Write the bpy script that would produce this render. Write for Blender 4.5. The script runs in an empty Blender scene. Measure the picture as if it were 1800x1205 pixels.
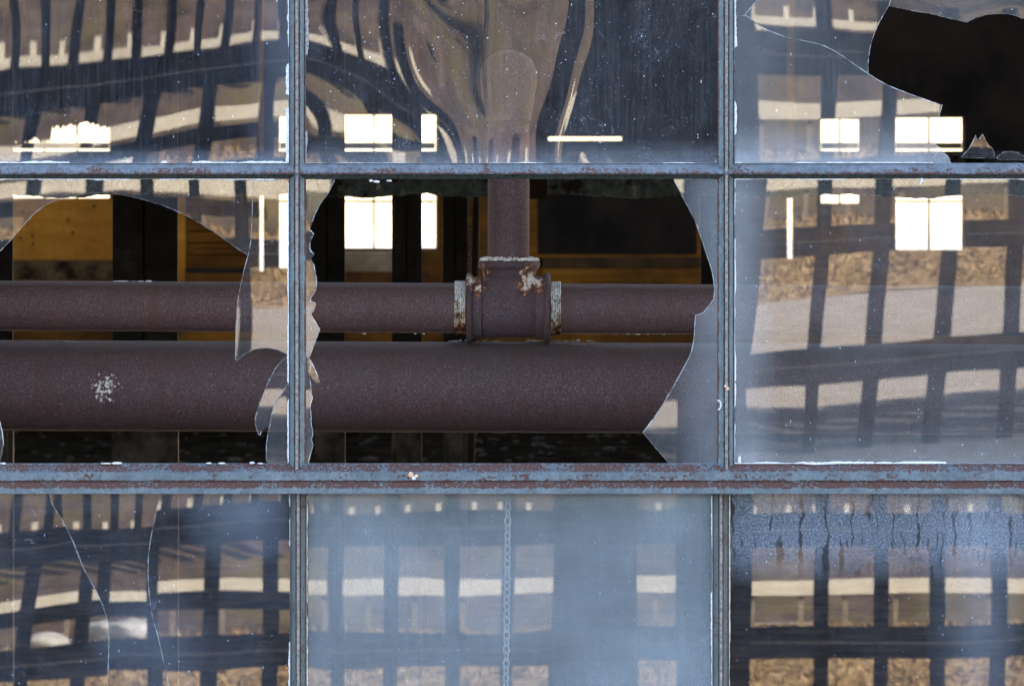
import bpy, bmesh, math, random
import numpy as np
from mathutils import Vector, Matrix
from mathutils.geometry import delaunay_2d_cdt
random.seed(7); rng = np.random.default_rng(7)
R = math.radians
SC = bpy.context.scene
COL = SC.collection

# ------------------------------------------------------------------ camera, light, exposure
S = 1.1 / 1800.0          # metres per photo pixel on the window plane (y = 0)
D = 6.0                   # camera distance from the window
HC = 4.35                  # camera height
HOR = 350.0               # photo row of the camera's own height
cam_d = bpy.data.cameras.new('camera'); cam = bpy.data.objects.new('camera', cam_d); COL.objects.link(cam)
cam.location = (0, -D, HC); cam.rotation_euler = (R(90), 0, 0)
cam_d.sensor_width = 36; cam_d.lens = 36 * D / 1.1
cam_d.shift_y = (HOR - 602.5) / 1800.0
cam_d.clip_start = 0.1; cam_d.clip_end = 2000
cam_d.dof.use_dof = True; cam_d.dof.focus_distance = D; cam_d.dof.aperture_fstop = cam_d.lens / 4.2
SC.camera = cam

SUN_EL, SUN_AZ = R(31), R(60)
world = bpy.data.worlds.new('World'); SC.world = world; world.use_nodes = True
wn = world.node_tree; wn.nodes.clear()
sky = wn.nodes.new('ShaderNodeTexSky'); sky.sky_type = 'NISHITA'; sky.sun_disc = False
sky.sun_elevation = SUN_EL; sky.sun_rotation = SUN_AZ
sky.air_density = 1.0; sky.dust_density = 1.0; sky.ozone_density = 1.0
bg = wn.nodes.new('ShaderNodeBackground'); bg.inputs[1].default_value = 0.15
wo = wn.nodes.new('ShaderNodeOutputWorld')
wn.links.new(sky.outputs[0], bg.inputs[0]); wn.links.new(bg.outputs[0], wo.inputs[0])
sun_d = bpy.data.lights.new('sun', 'SUN'); sun = bpy.data.objects.new('sun', sun_d); COL.objects.link(sun)
sun_d.energy = 4.2; sun_d.angle = R(0.5); sun_d.color = (1.0, 0.965, 0.93)
sdir = Vector((math.sin(SUN_AZ) * math.cos(SUN_EL), math.cos(SUN_AZ) * math.cos(SUN_EL), math.sin(SUN_EL)))
sun.rotation_euler = sdir.to_track_quat('Z', 'Y').to_euler()
SC.view_settings.view_transform = 'Standard'; SC.view_settings.look = 'None'
SC.view_settings.gamma = 1; SC.view_settings.use_curve_mapping = False
SC.view_settings.exposure = 2.78
SC.view_settings.use_white_balance = True; SC.view_settings.white_balance_temperature = 7450; SC.view_settings.white_balance_tint = 14
SC.cycles.max_bounces = 10; SC.cycles.transparent_max_bounces = 24
SC.cycles.glossy_bounces = 5; SC.cycles.diffuse_bounces = 5
SC.cycles.sample_clamp_indirect = 8
SC.cycles.use_denoising = True

# ------------------------------------------------------------------ helpers
def P(px, py, y=0.0):
    k = (D + y) / D
    return Vector(((px - 900) * S * k, y, HC - (py - HOR) * S * k))

def link(name, me, parent=None, mats=()):
    o = bpy.data.objects.new(name, me); COL.objects.link(o)
    for m in mats: me.materials.append(m)
    if parent is not None: o.parent = parent
    return o

def empty(name, loc=(0, 0, 0), label=None, cat=None, group=None):
    o = bpy.data.objects.new(name, None); COL.objects.link(o); o.empty_display_size = 0.05
    tag(o, label, cat, group)
    return o

def tag(o, label=None, cat=None, group=None, kind=None):
    if label: o['label'] = label
    if cat: o['category'] = cat
    if group: o['group'] = group
    if kind: o['kind'] = kind
    return o

def bm_obj(name, bm, mats, parent=None, smooth=False):
    me = bpy.data.meshes.new(name); bm.normal_update(); bm.to_mesh(me); bm.free()
    if smooth:
        for p in me.polygons: p.use_smooth = True
    return link(name, me, parent, mats if isinstance(mats, (list, tuple)) else [mats])

def add_box(bm, x0, x1, y0, y1, z0, z1, mi=0):
    v = [bm.verts.new(c) for c in ((x0,y0,z0),(x1,y0,z0),(x1,y1,z0),(x0,y1,z0),(x0,y0,z1),(x1,y0,z1),(x1,y1,z1),(x0,y1,z1))]
    for f in ((0,3,2,1),(4,5,6,7),(0,1,5,4),(1,2,6,5),(2,3,7,6),(3,0,4,7)):
        fc = bm.faces.new([v[i] for i in f]); fc.material_index = mi
    return v

def boxo(name, x0, x1, y0, y1, z0, z1, mat, parent=None, bevel=0.0):
    bm = bmesh.new(); add_box(bm, min(x0,x1), max(x0,x1), y0, y1, min(z0,z1), max(z0,z1))
    if bevel: bmesh.ops.bevel(bm, geom=bm.edges[:], offset=bevel, segments=2, affect='EDGES')
    return bm_obj(name, bm, mat, parent)

def pxbox(name, px0, px1, py0, py1, y, t, mat, parent=None, bevel=0.0):
    a = P(px0, py1, y); b = P(px1, py0, y)
    return boxo(name, a.x, b.x, y, y + t, a.z, b.z, mat, parent, bevel)

def prism(bm, prof, axis, a0, a1, mi=None):
    """prof: list of (u, y) ; axis 'z' -> u is x, extruded in z ; axis 'x' -> u is z, extruded in x"""
    def mk(u, y, a): return (u, y, a) if axis == 'z' else (a, y, u)
    n = len(prof)
    A = [bm.verts.new(mk(u, y, a0)) for u, y in prof]; B = [bm.verts.new(mk(u, y, a1)) for u, y in prof]
    for i in range(n):
        j = (i + 1) % n
        f = bm.faces.new((A[i], A[j], B[j], B[i])); f.material_index = (mi[i] if mi else 0)
    bm.faces.new(A[::-1]); bm.faces.new(B)

def lathe(bm, prof, c, axis, seg=48, tilt=0.0):
    """prof: (along, radius). axis: 'x','z'. c: centre vector"""
    rings = []
    for a, r in prof:
        ring = []
        for k in range(seg):
            t = 2 * math.pi * k / seg
            if axis == 'x': v = (c[0] + a, c[1] + r * math.cos(t), c[2] + r * math.sin(t) + tilt * a)
            else: v = (c[0] + r * math.cos(t) + tilt * a, c[1] + r * math.sin(t), c[2] + a)
            ring.append(bm.verts.new(v))
        rings.append(ring)
    for A, B in zip(rings[:-1], rings[1:]):
        for k in range(seg):
            j = (k + 1) % seg
            bm.faces.new((A[k], A[j], B[j], B[k]))
    bm.faces.new(rings[0][::-1]); bm.faces.new(rings[-1])
    bmesh.ops.recalc_face_normals(bm, faces=bm.faces[:])

def autosmooth(o, ang=35):
    me = o.data
    for p in me.polygons: p.use_smooth = True
    bm = bmesh.new(); bm.from_mesh(me)
    for e in bm.edges:
        if len(e.link_faces) == 2 and e.calc_face_angle(0) > R(ang): e.smooth = False
    bm.to_mesh(me); bm.free()

# ------------------------------------------------------------------ materials
class M:
    def __init__(s, name):
        s.m = bpy.data.materials.new(name); s.m.use_nodes = True
        s.t = s.m.node_tree; s.t.nodes.clear()
        s.out = s.n('ShaderNodeOutputMaterial'); s._pos = None
    def n(s, ty, **kw):
        x = s.t.nodes.new(ty)
        for k, v in kw.items(): setattr(x, k, v)
        return x
    def l(s, a, b): s.t.links.new(a, b)
    def pos(s):
        if s._pos is None: s._pos = s.n('ShaderNodeNewGeometry').outputs['Position']
        return s._pos
    def scaled(s, v):
        m = s.n('ShaderNodeVectorMath', operation='MULTIPLY'); s.l(s.pos(), m.inputs[0]); m.inputs[1].default_value = v
        return m.outputs[0]
    def noise(s, scale, detail=4, rough=0.55, vec=None, dist=0.0):
        x = s.n('ShaderNodeTexNoise'); x.inputs['Scale'].default_value = scale
        x.inputs['Detail'].default_value = detail; x.inputs['Roughness'].default_value = rough
        x.inputs['Distortion'].default_value = dist
        s.l(vec if vec is not None else s.pos(), x.inputs['Vector']); return x.outputs['Fac']
    def ramp(s, fac, stops, interp='LINEAR'):
        x = s.n('ShaderNodeValToRGB'); x.color_ramp.interpolation = interp
        e = x.color_ramp.elements
        while len(e) < len(stops): e.new(0.5)
        for i, (p, c) in enumerate(stops):
            e[i].position = p; e[i].color = (c, c, c, 1) if isinstance(c, (int, float)) else (*c, 1)
        s.l(fac, x.inputs[0]); return x.outputs[0]
    def math(s, op, a, b=0.0, clamp=False):
        x = s.n('ShaderNodeMath', operation=op); x.use_clamp = clamp
        for i, v in enumerate((a, b)):
            if isinstance(v, (int, float)): x.inputs[i].default_value = v
            else: s.l(v, x.inputs[i])
        return x.outputs[0]
    def mix(s, f, a, b):
        x = s.n('ShaderNodeMix', data_type='RGBA')
        for k, v in ((0, f), (6, a), (7, b)):
            if isinstance(v, (int, float)): x.inputs[k].default_value = v
            elif isinstance(v, tuple): x.inputs[k].default_value = (*v, 1)
            else: s.l(v, x.inputs[k])
        return x.outputs[2]
    def dist(s, c, sc=(1, 1, 1), wob=0.0, wscale=100):
        m = s.n('ShaderNodeVectorMath', operation='SUBTRACT'); s.l(s.pos(), m.inputs[0]); m.inputs[1].default_value = c
        m2 = s.n('ShaderNodeVectorMath', operation='MULTIPLY'); s.l(m.outputs[0], m2.inputs[0]); m2.inputs[1].default_value = sc
        l = s.n('ShaderNodeVectorMath', operation='LENGTH'); s.l(m2.outputs[0], l.inputs[0])
        d = l.outputs['Value']
        if wob:
            w = s.math('MULTIPLY', s.math('SUBTRACT', s.noise(wscale, 5, 0.6), 0.5), wob * 2)
            d = s.math('ADD', d, w)
        return d
    def xyz(s):
        x = s.n('ShaderNodeSeparateXYZ'); s.l(s.pos(), x.inputs[0]); return x.outputs
    def bump(s, h, strength=0.3, dist=0.001):
        b = s.n('ShaderNodeBump'); b.inputs['Strength'].default_value = strength; b.inputs['Distance'].default_value = dist
        s.l(h, b.inputs['Height']); return b.outputs[0]
    def pbr(s, col, rough=0.7, normal=None, spec=0.4, metal=0.0):
        b = s.n('ShaderNodeBsdfPrincipled')
        if isinstance(col, tuple): b.inputs['Base Color'].default_value = (*col, 1)
        else: s.l(col, b.inputs['Base Color'])
        if isinstance(rough, (int, float)): b.inputs['Roughness'].default_value = rough
        else: s.l(rough, b.inputs['Roughness'])
        b.inputs['Specular IOR Level'].default_value = spec; b.inputs['Metallic'].default_value = metal
        if normal is not None: s.l(normal, b.inputs['Normal'])
        s.l(b.outputs[0], s.out.inputs[0]); return s.m

def simple(name, c1, c2, scale, rough=0.8, bump=0.3, bd=0.002, detail=6, spec=0.3, lo=0.35, hi=0.65):
    m = M(name); f = m.noise(scale, detail, 0.6)
    return m.pbr(m.ramp(f, [(lo, c1), (hi, c2)]), rough, m.bump(f, bump, bd), spec)

# weathered teal/blue-grey paint with rust breaking through
def paint_mat(name, base=((0.088, 0.125, 0.165), (0.13, 0.165, 0.235)), rust=0.40, streak=None, band=None, bandx=()):
    m = M(name)
    g = m.noise(22, 5, 0.6, m.scaled((1, 1, 1)))
    col = m.ramp(g, [(0.3, base[0]), (0.7, base[1])])
    fine = m.noise(260, 4, 0.7)
    chalk = m.ramp(m.noise(700, 3, 0.6), [(0.52, 0.0), (0.72, 1.0)])
    col = m.mix(m.math('MULTIPLY', chalk, 0.35), col, (0.36, 0.39, 0.44))
    grime = m.ramp(m.noise(95, 6, 0.7), [(0.40, 0.0), (0.62, 1.0)])
    col = m.mix(m.math('MULTIPLY', grime, 0.55), col, (0.045, 0.055, 0.062))
    pit = m.ramp(m.noise(620, 3, 0.6), [(0.62, 0.0), (0.66, 1.0)])
    col = m.mix(m.math('MULTIPLY', pit, 0.8), col, (0.03, 0.022, 0.022))
    r = m.noise(330, 6, 0.62)
    big = m.noise(35, 3, 0.5)
    val = m.math('ADD', m.math('MULTIPLY', r, 0.75), m.math('MULTIPLY', big, 0.35))
    for xc, hw, gain in bandx:
        d = m.math('ABSOLUTE', m.math('SUBTRACT', m.xyz()[0], xc))
        d = m.math('ADD', d, m.math('MULTIPLY', m.math('SUBTRACT', m.noise(260, 4, 0.7), 0.5), hw * 2.0))
        val = m.math('ADD', val, m.math('MULTIPLY', m.math('MULTIPLY', m.math('SUBTRACT', 1.0, m.math('DIVIDE', d, hw), True), 3.0, True), gain))
    if band:   # (z centre, half width, gain) : rust follows seams of the bar
        z = m.xyz()[2]
        for zc, hw, gain in band:
            d = m.math('ABSOLUTE', m.math('SUBTRACT', z, zc))
            d = m.math('ADD', d, m.math('MULTIPLY', m.math('SUBTRACT', m.noise(140, 5, 0.7), 0.5), hw * 1.6))
            w = m.math('SUBTRACT', 1.0, m.math('DIVIDE', d, hw), True)
            w = m.math('MULTIPLY', w, 3.0, True)
            val = m.math('ADD', val, m.math('MULTIPLY', w, gain))
    thr = 0.55 + (1 - rust) * 0.2
    mask = m.ramp(val, [(thr, 0.0), (thr + 0.015, 1.0)])
    rustc = m.ramp(m.noise(500, 4, 0.7), [(0.3, (0.035, 0.018, 0.018)), (0.55, (0.095, 0.040, 0.034)), (0.8, (0.20, 0.12, 0.12))])
    col = m.mix(mask, col, rustc)
    hgt = m.math('SUBTRACT', m.math('MULTIPLY', fine, 0.25), m.math('MULTIPLY', mask, m.math('ADD', 0.6, m.math('MULTIPLY', r, -0.8))))
    rough = m.math('ADD', 0.42, m.math('MULTIPLY', mask, 0.4))
    return m.pbr(col, rough, m.bump(hgt, 0.9, 0.0012), 0.5)

def glass_mat(name, base=0.05, cloud=0.08, streak=0.05, specks=1.0, ior=1.70, dust=(0.62, 0.68, 0.76), edge=None, cloudscale=9, patch=None, drips=None, film=None, rough=0.0, grits=0.012):
    m = M(name); X, Y, Z = m.xyz()
    c = m.ramp(m.noise(cloudscale, 6, 0.62), [(0.38, 0.0), (0.72, 1.0)])
    st = m.ramp(m.noise(1.0, 5, 0.7, m.scaled((320, 1, 14))), [(0.45, 0.0), (0.8, 1.0)])
    grit = m.ramp(m.noise(1400, 2, 0.6), [(0.5, 0.0), (0.8, 1.0)])
    f = m.math('ADD', base, m.math('MULTIPLY', c, cloud))
    f = m.math('ADD', f, m.math('MULTIPLY', st, streak))
    f = m.math('ADD', f, m.math('MULTIPLY', m.math('MULTIPLY', grit, c), cloud * 0.8))
    g2 = m.math('MULTIPLY', m.ramp(m.noise(850, 3, 0.7), [(0.50, 0.0), (0.68, 1.0)]), m.ramp(m.noise(45, 4, 0.6), [(0.35, 0.15), (0.65, 1.0)]))
    f = m.math('ADD', f, m.math('MULTIPLY', g2, grits))
    if edge:    # (zbottom, reach, gain): dirt gathered along the bottom putty line
        for zb, reach, gain in edge:
            d = m.math('SUBTRACT', 1.0, m.math('DIVIDE', m.math('ABSOLUTE', m.math('SUBTRACT', Z, zb)), reach), True)
            d = m.math('MULTIPLY', m.math('POWER', d, 1.6), m.math('ADD', 0.35, m.noise(60, 4, 0.6)))
            f = m.math('ADD', f, m.math('MULTIPLY', d, gain))
    if film:    # (x, reach, gain) grime thickening sideways
        for xb, reach, gain in film:
            d = m.math('SUBTRACT', 1.0, m.math('DIVIDE', m.math('ABSOLUTE', m.math('SUBTRACT', X, xb)), reach), True)
            f = m.math('ADD', f, m.math('MULTIPLY', m.math('MULTIPLY', d, m.math('ADD', 0.3, m.noise(12, 5, 0.6))), gain))
    if patch:   # wiped / settled patches: (centre, radius, gain)
        for ctr, rad, gain in patch:
            d = m.dist(ctr, (1, 0, 1), rad * 0.6, 14)
            w = m.math('SUBTRACT', 1.0, m.math('DIVIDE', d, rad), True)
            f = m.math('ADD', f, m.math('MULTIPLY', w, gain))
    if drips:   # (z0, z1, gain) condensation with run marks
        z0, z1, gain = drips
        w = m.math('MULTIPLY', m.math('DIVIDE', m.math('SUBTRACT', Z, z0), (z1 - z0) * 0.45, True), 1.0, True)
        gr = m.ramp(m.noise(520, 3, 0.7), [(0.42, 0.0), (0.62, 1.0)])
        wav = m.n('ShaderNodeCombineXYZ'); m.l(m.math('ADD', X, m.math('MULTIPLY', m.noise(70, 2, 0.5), 0.012)), wav.inputs[0])
        m.l(m.math('MULTIPLY', Z, 0.09), wav.inputs[2])
        run = m.ramp(m.noise(150, 3, 0.55, wav.outputs[0]), [(0.565, 1.0), (0.61, 0.2)])
        f = m.math('ADD', f, m.math('MULTIPLY', m.math('MULTIPLY', w, run), m.math('ADD', gain * 0.55, m.math('MULTIPLY', gr, gain))))
    # settled specks and scratches
    def vor(scale, thr, vec=None):
        v = m.n('ShaderNodeTexVoronoi'); v.inputs['Scale'].default_value = scale; m.l(vec if vec else m.pos(), v.inputs['Vector'])
        col = m.n('ShaderNodeSeparateColor'); m.l(v.outputs['Color'], col.inputs[0])
        rad = m.math('MULTIPLY', m.math('POWER', col.outputs[0], 9.0), thr)
        return m.math('LESS_THAN', v.outputs['Distance'], rad)
    sp = m.math('MAXIMUM', vor(190, 0.16), vor(75, 0.06))
    sp = m.math('MAXIMUM', sp, m.math('MULTIPLY', vor(430, 0.26), 0.35))
    sp = m.math('MAXIMUM', sp, vor(110, 0.10, m.scaled((1.7, 1, 0.5))))
    f = m.math('ADD', f, m.math('MULTIPLY', sp, 0.40 * specks))
    wv = m.noise(38, 3, 0.6, None, 1.2)
    scr = m.ramp(m.math('ABSOLUTE', m.math('SUBTRACT', wv, 0.5)), [(0.0, 1.0), (0.0025, 0.0)])
    scr = m.math('MULTIPLY', scr, m.ramp(m.noise(24, 2, 0.5), [(0.55, 0.0), (0.7, 1.0)]))
    f = m.math('ADD', f, m.math('MULTIPLY', scr, 0.22 * specks))
    f = m.math('MINIMUM', f, 0.93)
    fr = m.n('ShaderNodeFresnel'); fr.inputs['IOR'].default_value = ior
    tr = m.n('ShaderNodeBsdfTransparent'); tr.inputs[0].default_value = (0.97, 0.985, 0.98, 1)
    gl = m.n('ShaderNodeBsdfGlossy'); gl.inputs['Roughness'].default_value = rough; gl.inputs[0].default_value = (1, 1, 1, 1)
    mx = m.n('ShaderNodeMixShader'); m.l(fr.outputs[0], mx.inputs[0]); m.l(tr.outputs[0], mx.inputs[1]); m.l(gl.outputs[0], mx.inputs[2])
    df = m.n('ShaderNodeBsdfDiffuse')
    dc = m.mix(m.noise(7, 3, 0.5), tuple(x * 0.85 for x in dust), tuple(min(1, x * 1.15) for x in dust)); m.l(dc, df.inputs[0])
    # dust sits on the weather face only
    geo = m.n('ShaderNodeNewGeometry'); face = m.math('SUBTRACT', 1.0, geo.outputs['Backfacing'])
    m2 = m.n('ShaderNodeMixShader'); m.l(m.math('MULTIPLY', f, face), m2.inputs[0]); m.l(mx.outputs[0], m2.inputs[1]); m.l(df.outputs[0], m2.inputs[2])
    m.l(m2.outputs[0], m.out.inputs[0]); return m.m

VBX = [(x * S + 0, 0.0009, 0.16) for cx in (522.5 - 900, 1276.5 - 900) for x in (cx - 13.4, cx + 13.4, cx - 4.6, cx + 4.6)]
mt_vbar = paint_mat('old_teal_paint', ((0.062, 0.115, 0.140), (0.11, 0.175, 0.205)), 0.45, bandx=VBX)
mt_ridge = simple('bare_ridge_metal', (0.10, 0.09, 0.09), (0.34, 0.28, 0.25), 260, 0.6, 0.4, 0.0006)
mt_hbar = paint_mat('old_blue_grey_paint', ((0.105, 0.138, 0.165), (0.15, 0.178, 0.22)), 0.50, band=[(HC - (300 - HOR) * S, 0.0035, 0.06), (HC - (305 - HOR) * S, 0.0015, 0.12)])
mt_under = simple('under_shade_paint', (0.012, 0.016, 0.015), (0.07, 0.085, 0.08), 300, 0.8, 0.6, 0.001)  # shade on the underside of the bars, put into the colour
zrow = lambda py: P(900, py).z
mt_rail = paint_mat('rusting_blue_rail_paint', ((0.085, 0.135, 0.165), (0.135, 0.18, 0.21)), 0.42,
                    band=[(zrow(821), 0.0050, 0.17), (zrow(849), 0.0052, 0.20), (zrow(835), 0.0035, 0.06)])
mt_lowbar = paint_mat('dark_teal_paint', ((0.035, 0.068, 0.080), (0.08, 0.095, 0.11)), 0.62)
mt_putty = simple('white_glazing_putty', (0.5, 0.52, 0.53), (0.85, 0.87, 0.9), 400, 0.9, 0.5, 0.001)
def edge_mat():
    m = M('broken_glass_edge')
    d = m.n('ShaderNodeBsdfPrincipled'); d.inputs['Base Color'].default_value = (0.72, 0.84, 0.90, 1); d.inputs['Roughness'].default_value = 0.25  # pale tone paints in the light caught on broken edges
    t = m.n('ShaderNodeBsdfTransparent'); x = m.n('ShaderNodeMixShader')
    m.l(m.ramp(m.noise(120, 4, 0.6), [(0.38, 0.12), (0.66, 0.85)]), x.inputs[0])
    m.l(t.outputs[0], x.inputs[1]); m.l(d.outputs[0], x.inputs[2]); m.l(x.outputs[0], m.out.inputs[0]); return m.m
mt_edge = edge_mat()

def pipe_mat(name, blots=(), tone=1.0, threads=None, blue=0.0):
    m = M(name)
    a = m.noise(520, 5, 0.75); b = m.noise(14, 4, 0.6); c = m.noise(1300, 2, 0.6)
    k = tone
    col = m.ramp(a, [(0.34, (0.030*k, 0.012*k, 0.012*k)), (0.52, (0.120*k, 0.058*k, 0.058*k)), (0.72, (0.24*k, 0.140*k, 0.145*k))])
    col = m.mix(m.ramp(b, [(0.4, 0.0), (0.75, 0.55)]), col, (0.085*k, 0.055*k + blue*0.4, 0.060*k + blue))
    sp = m.ramp(m.noise(800, 2, 0.5), [(0.62, 0.0), (0.70, 1.0)])
    col = m.mix(m.math('MULTIPLY', sp, 0.45), col, (0.42, 0.38, 0.42))
    w = m.ramp(m.noise(180, 5, 0.7), [(0.70, 0.0), (0.73, 1.0)])
    col = m.mix(m.math('MULTIPLY', w, 0.6), col, (0.20, 0.08, 0.035))
    # rust runs and settled dust
    rn = m.ramp(m.noise(1.0, 5, 0.65, m.scaled((38, 9, 9))), [(0.52, 0.0), (0.72, 0.7)])
    col = m.mix(rn, col, (0.105*k, 0.036*k, 0.026*k))
    gn = m.n('ShaderNodeNewGeometry'); sx = m.n('ShaderNodeSeparateXYZ'); m.l(gn.outputs['Normal'], sx.inputs[0])
    du = m.math('MULTIPLY', m.ramp(sx.outputs[2], [(0.45, 0.0), (0.95, 1.0)]), m.math('ADD', 0.25, m.noise(40, 5, 0.7)))
    col = m.mix(m.math('MULTIPLY', du, 0.6), col, (0.085, 0.070, 0.055))
    hgt = a
    for ctr, rad, wob, ws, white in blots:
        d = m.dist(tuple(ctr), (1, 0.4, 1), wob, ws)
        o = m.ramp(d, [(rad * 1.02, 1.0), (rad * 1.12, 0.0)])
        k_ = 0.97 if ws > 240 else 0.82
        i = m.ramp(d, [(rad * k_, 1.0), (rad * (k_ + 0.04), 0.0)])
        col = m.mix(o, col, (0.42, 0.15, 0.045)); 
        if white: col = m.mix(i, col, (0.74, 0.70, 0.64))
        hgt = m.math('ADD', hgt, m.math('MULTIPLY', o, 1.5))
    return m.pbr(col, m.math('ADD', 0.50, m.math('MULTIPLY', a, 0.3)), m.bump(hgt, 0.8, 0.0011), 0.5)

# ------------------------------------------------------------------ the world outside that the panes mirror
LF = 52.0
FQ = S * (D + LF) / D                      # metres per photo pixel on the fence plane
def FX(fx): return (fx - 900) * FQ
def FZ(e): return HC - e * FQ              # e: pixels below eye level
def EZ(e, y):                              # same angle, at depth y (negative)
    return HC - e * S * (D - y) / D

def terrain_mat(name, c1, c2, c3, sc, bd=0.05):
    m = M(name); a = m.noise(sc, 6, 0.65); b = m.noise(sc * 0.12, 4, 0.6)
    col = m.ramp(a, [(0.3, c1), (0.52, c2), (0.75, c3)])
    col = m.mix(m.ramp(b, [(0.35, 0.0), (0.7, 0.45)]), col, c1)
    return m.pbr(col, 0.95, m.bump(a, 0.6, bd), 0.2)
mt_sand = terrain_mat('dry_sandy_ground', (0.34, 0.30, 0.25), (0.40, 0.355, 0.30), (0.46, 0.42, 0.36), 3.0, 0.02)
mt_grass = terrain_mat('dry_golden_grass', (0.18, 0.115, 0.050), (0.44, 0.30, 0.15), (0.70, 0.55, 0.34), 5.0, 0.12)
def wood_mat():
    m = M('brown_leaf_litter'); a = m.noise(1.6, 6, 0.65); b = m.noise(0.35, 3, 0.6); c = m.noise(1.0, 3, 0.6, m.scaled((0.9, 0.3, 0.3)))
    col = m.ramp(a, [(0.3, (0.040, 0.028, 0.022)), (0.52, (0.095, 0.066, 0.050)), (0.75, (0.19, 0.135, 0.095))])
    col = m.mix(m.ramp(b, [(0.48, 0.0), (0.62, 0.6)]), col, (0.19, 0.155, 0.055))
    col = m.mix(m.ramp(c, [(0.52, 0.0), (0.66, 0.6)]), col, (0.15, 0.095, 0.080))
    return m.pbr(col, 0.95, m.bump(a, 0.6, 0.1), 0.2)
mt_litter = wood_mat()
mt_fence = simple('near_black_steel', (0.003, 0.004, 0.007), (0.007, 0.009, 0.014), 9, 0.85, 0.2, 0.002, spec=0.05)
mt_cable = simple('pale_cable', (0.04, 0.04, 0.05), (0.07, 0.07, 0.08), 9)
mt_cream = simple('cream_painted_rail', (0.66, 0.60, 0.47), (0.80, 0.74, 0.60), 3, 0.6, 0.1)

def sheet(name, ys, zs, x0, x1, nx, mat, amp=0.0, kind='structure'):
    bm = bmesh.new(); rows = []
    for y, z in zip(ys, zs):
        rows.append([bm.verts.new((x0 + (x1 - x0) * i / nx, y, z + (random.uniform(-amp, amp) if amp else 0))) for i in range(nx + 1)])
    for A, B in zip(rows[:-1], rows[1:]):
        for i in range(nx): bm.faces.new((A[i], B[i], B[i + 1], A[i + 1]))
    bmesh.ops.recalc_face_normals(bm, faces=bm.faces[:])
    o = bm_obj(name, bm, mat, None, True)
    if o.data.polygons[0].normal.z < 0: o.data.flip_normals()
    return tag(o, kind=kind)
sheet('ground', [600, -600], [0, 0], -700, 700, 2, mt_sand)
def TZ(y):
    return float(np.interp(-y, [53.5, 60, 63.5, 65.2, 67.6, 72, 84, 120, 240], [0, 1.12, 1.90, 2.0, 3.10, 4.6, 8.5, 20, 36]))
def strip_of(name, ya, yb, n, x0, x1, nx, mat, amp):
    ys = [ya + (yb - ya) * i / n for i in range(n + 1)]
    return sheet(name, ys, [TZ(y) for y in ys], x0, x1, nx, mat, amp)
sheet('sandy_slope', [-53.4, -53.6, -56, -58, -60.4], [-0.15, 0.02, 0.43, 0.78, 1.18], -120, 120, 60, mt_sand)
sheet('shade_yard_sheet', [-8, -53.2], [0.004, 0.004], -120, 120, 2, simple('shade_grey_ground', (0.055, 0.06, 0.068), (0.10, 0.10, 0.105), 8, 0.9, 0.3, 0.01))  # dark sheet standing in for the shaded ground around the fence
sheet('shade_edge_sheet', [-53.15, -53.6, -55.0], [0.006, 0.03, 0.262], -120, 120, 40, bpy.data.materials['shade_grey_ground'])  # carries the same painted shade up the foot of the slope
strip_of('grass_bank', -60, -64.6, 16, -70, 70, 300, mt_grass, 0.015)
strip_of('woodland_slope', -64.5, -110, 40, -120, 120, 200, mt_litter, 0.03)
# tufts of dry grass on the bank: nobody could count them
def grass():
    n = 16000; vs = []; fs = []
    for i in range(n):
        x = random.uniform(-9, 9); y = random.uniform(-64.3, -60.1)
        z = TZ(y) - 0.01; h = random.uniform(0.03, 0.12); w = random.uniform(0.01, 0.035)
        a = random.uniform(0, math.pi); dx, dy = math.cos(a) * w, math.sin(a) * w; lx, ly = random.uniform(-.08, .08), random.uniform(-.08, .08)
        k = len(vs); vs += [(x - dx, y - dy, z), (x + dx, y + dy, z), (x + lx, y + ly, z + h)]; fs.append((k, k + 1, k + 2))
    me = bpy.data.meshes.new('dry_grass'); me.from_pydata(vs, [], fs)
    tag(link('dry_grass', me, None, [mt_grass]), 'dry golden grass tufts covering the bank across the road', 'grass', kind='stuff')
grass()

# dark steel fence
fence = empty('steel_fence', label='tall near-black steel lattice fence across the sandy yard, mirrored in the panes', cat='fence')
UPR = [897 - 104 * k for k in range(0, 15)] + [1443 + 104 * k for k in range(0, 12)]
up0 = None
for fx in UPR:
    if up0 is None:
        up0 = boxo('upright', -13 * FQ, 13 * FQ, -0.05, 0.05, 0, FZ(88), mt_fence, fence, 0.006); o = up0
    else:
        o = up0.copy(); COL.objects.link(o); o.parent = fence
    o.location = (FX(fx), -LF, 0)
    if fx < 560: o.scale = (1, 1, FZ(150) / FZ(88))
for a, b in ((979, 1121), (1188, 1318)):
    boxo('post', FX(a), FX(b), -LF - 0.12, -LF + 0.12, 0, FZ(-60), mt_fence, fence, 0.01)
for e, h in ((172, 32), (371, 26), (596, 28)):
    boxo('rail', FX(-700), FX(2700), -LF - 0.075, -LF + 0.075, FZ(e + h), FZ(e - h), mt_fence, fence)
    boxo('cable', FX(-600), FX(2600), -LF + 0.076, -LF + 0.09, FZ(e + 1.5), FZ(e - 1.5), mt_cable, fence)
boxo('rail', FX(-700), FX(530), -LF - 0.07, -LF + 0.07, FZ(308), FZ(282), mt_fence, fence)

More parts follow.
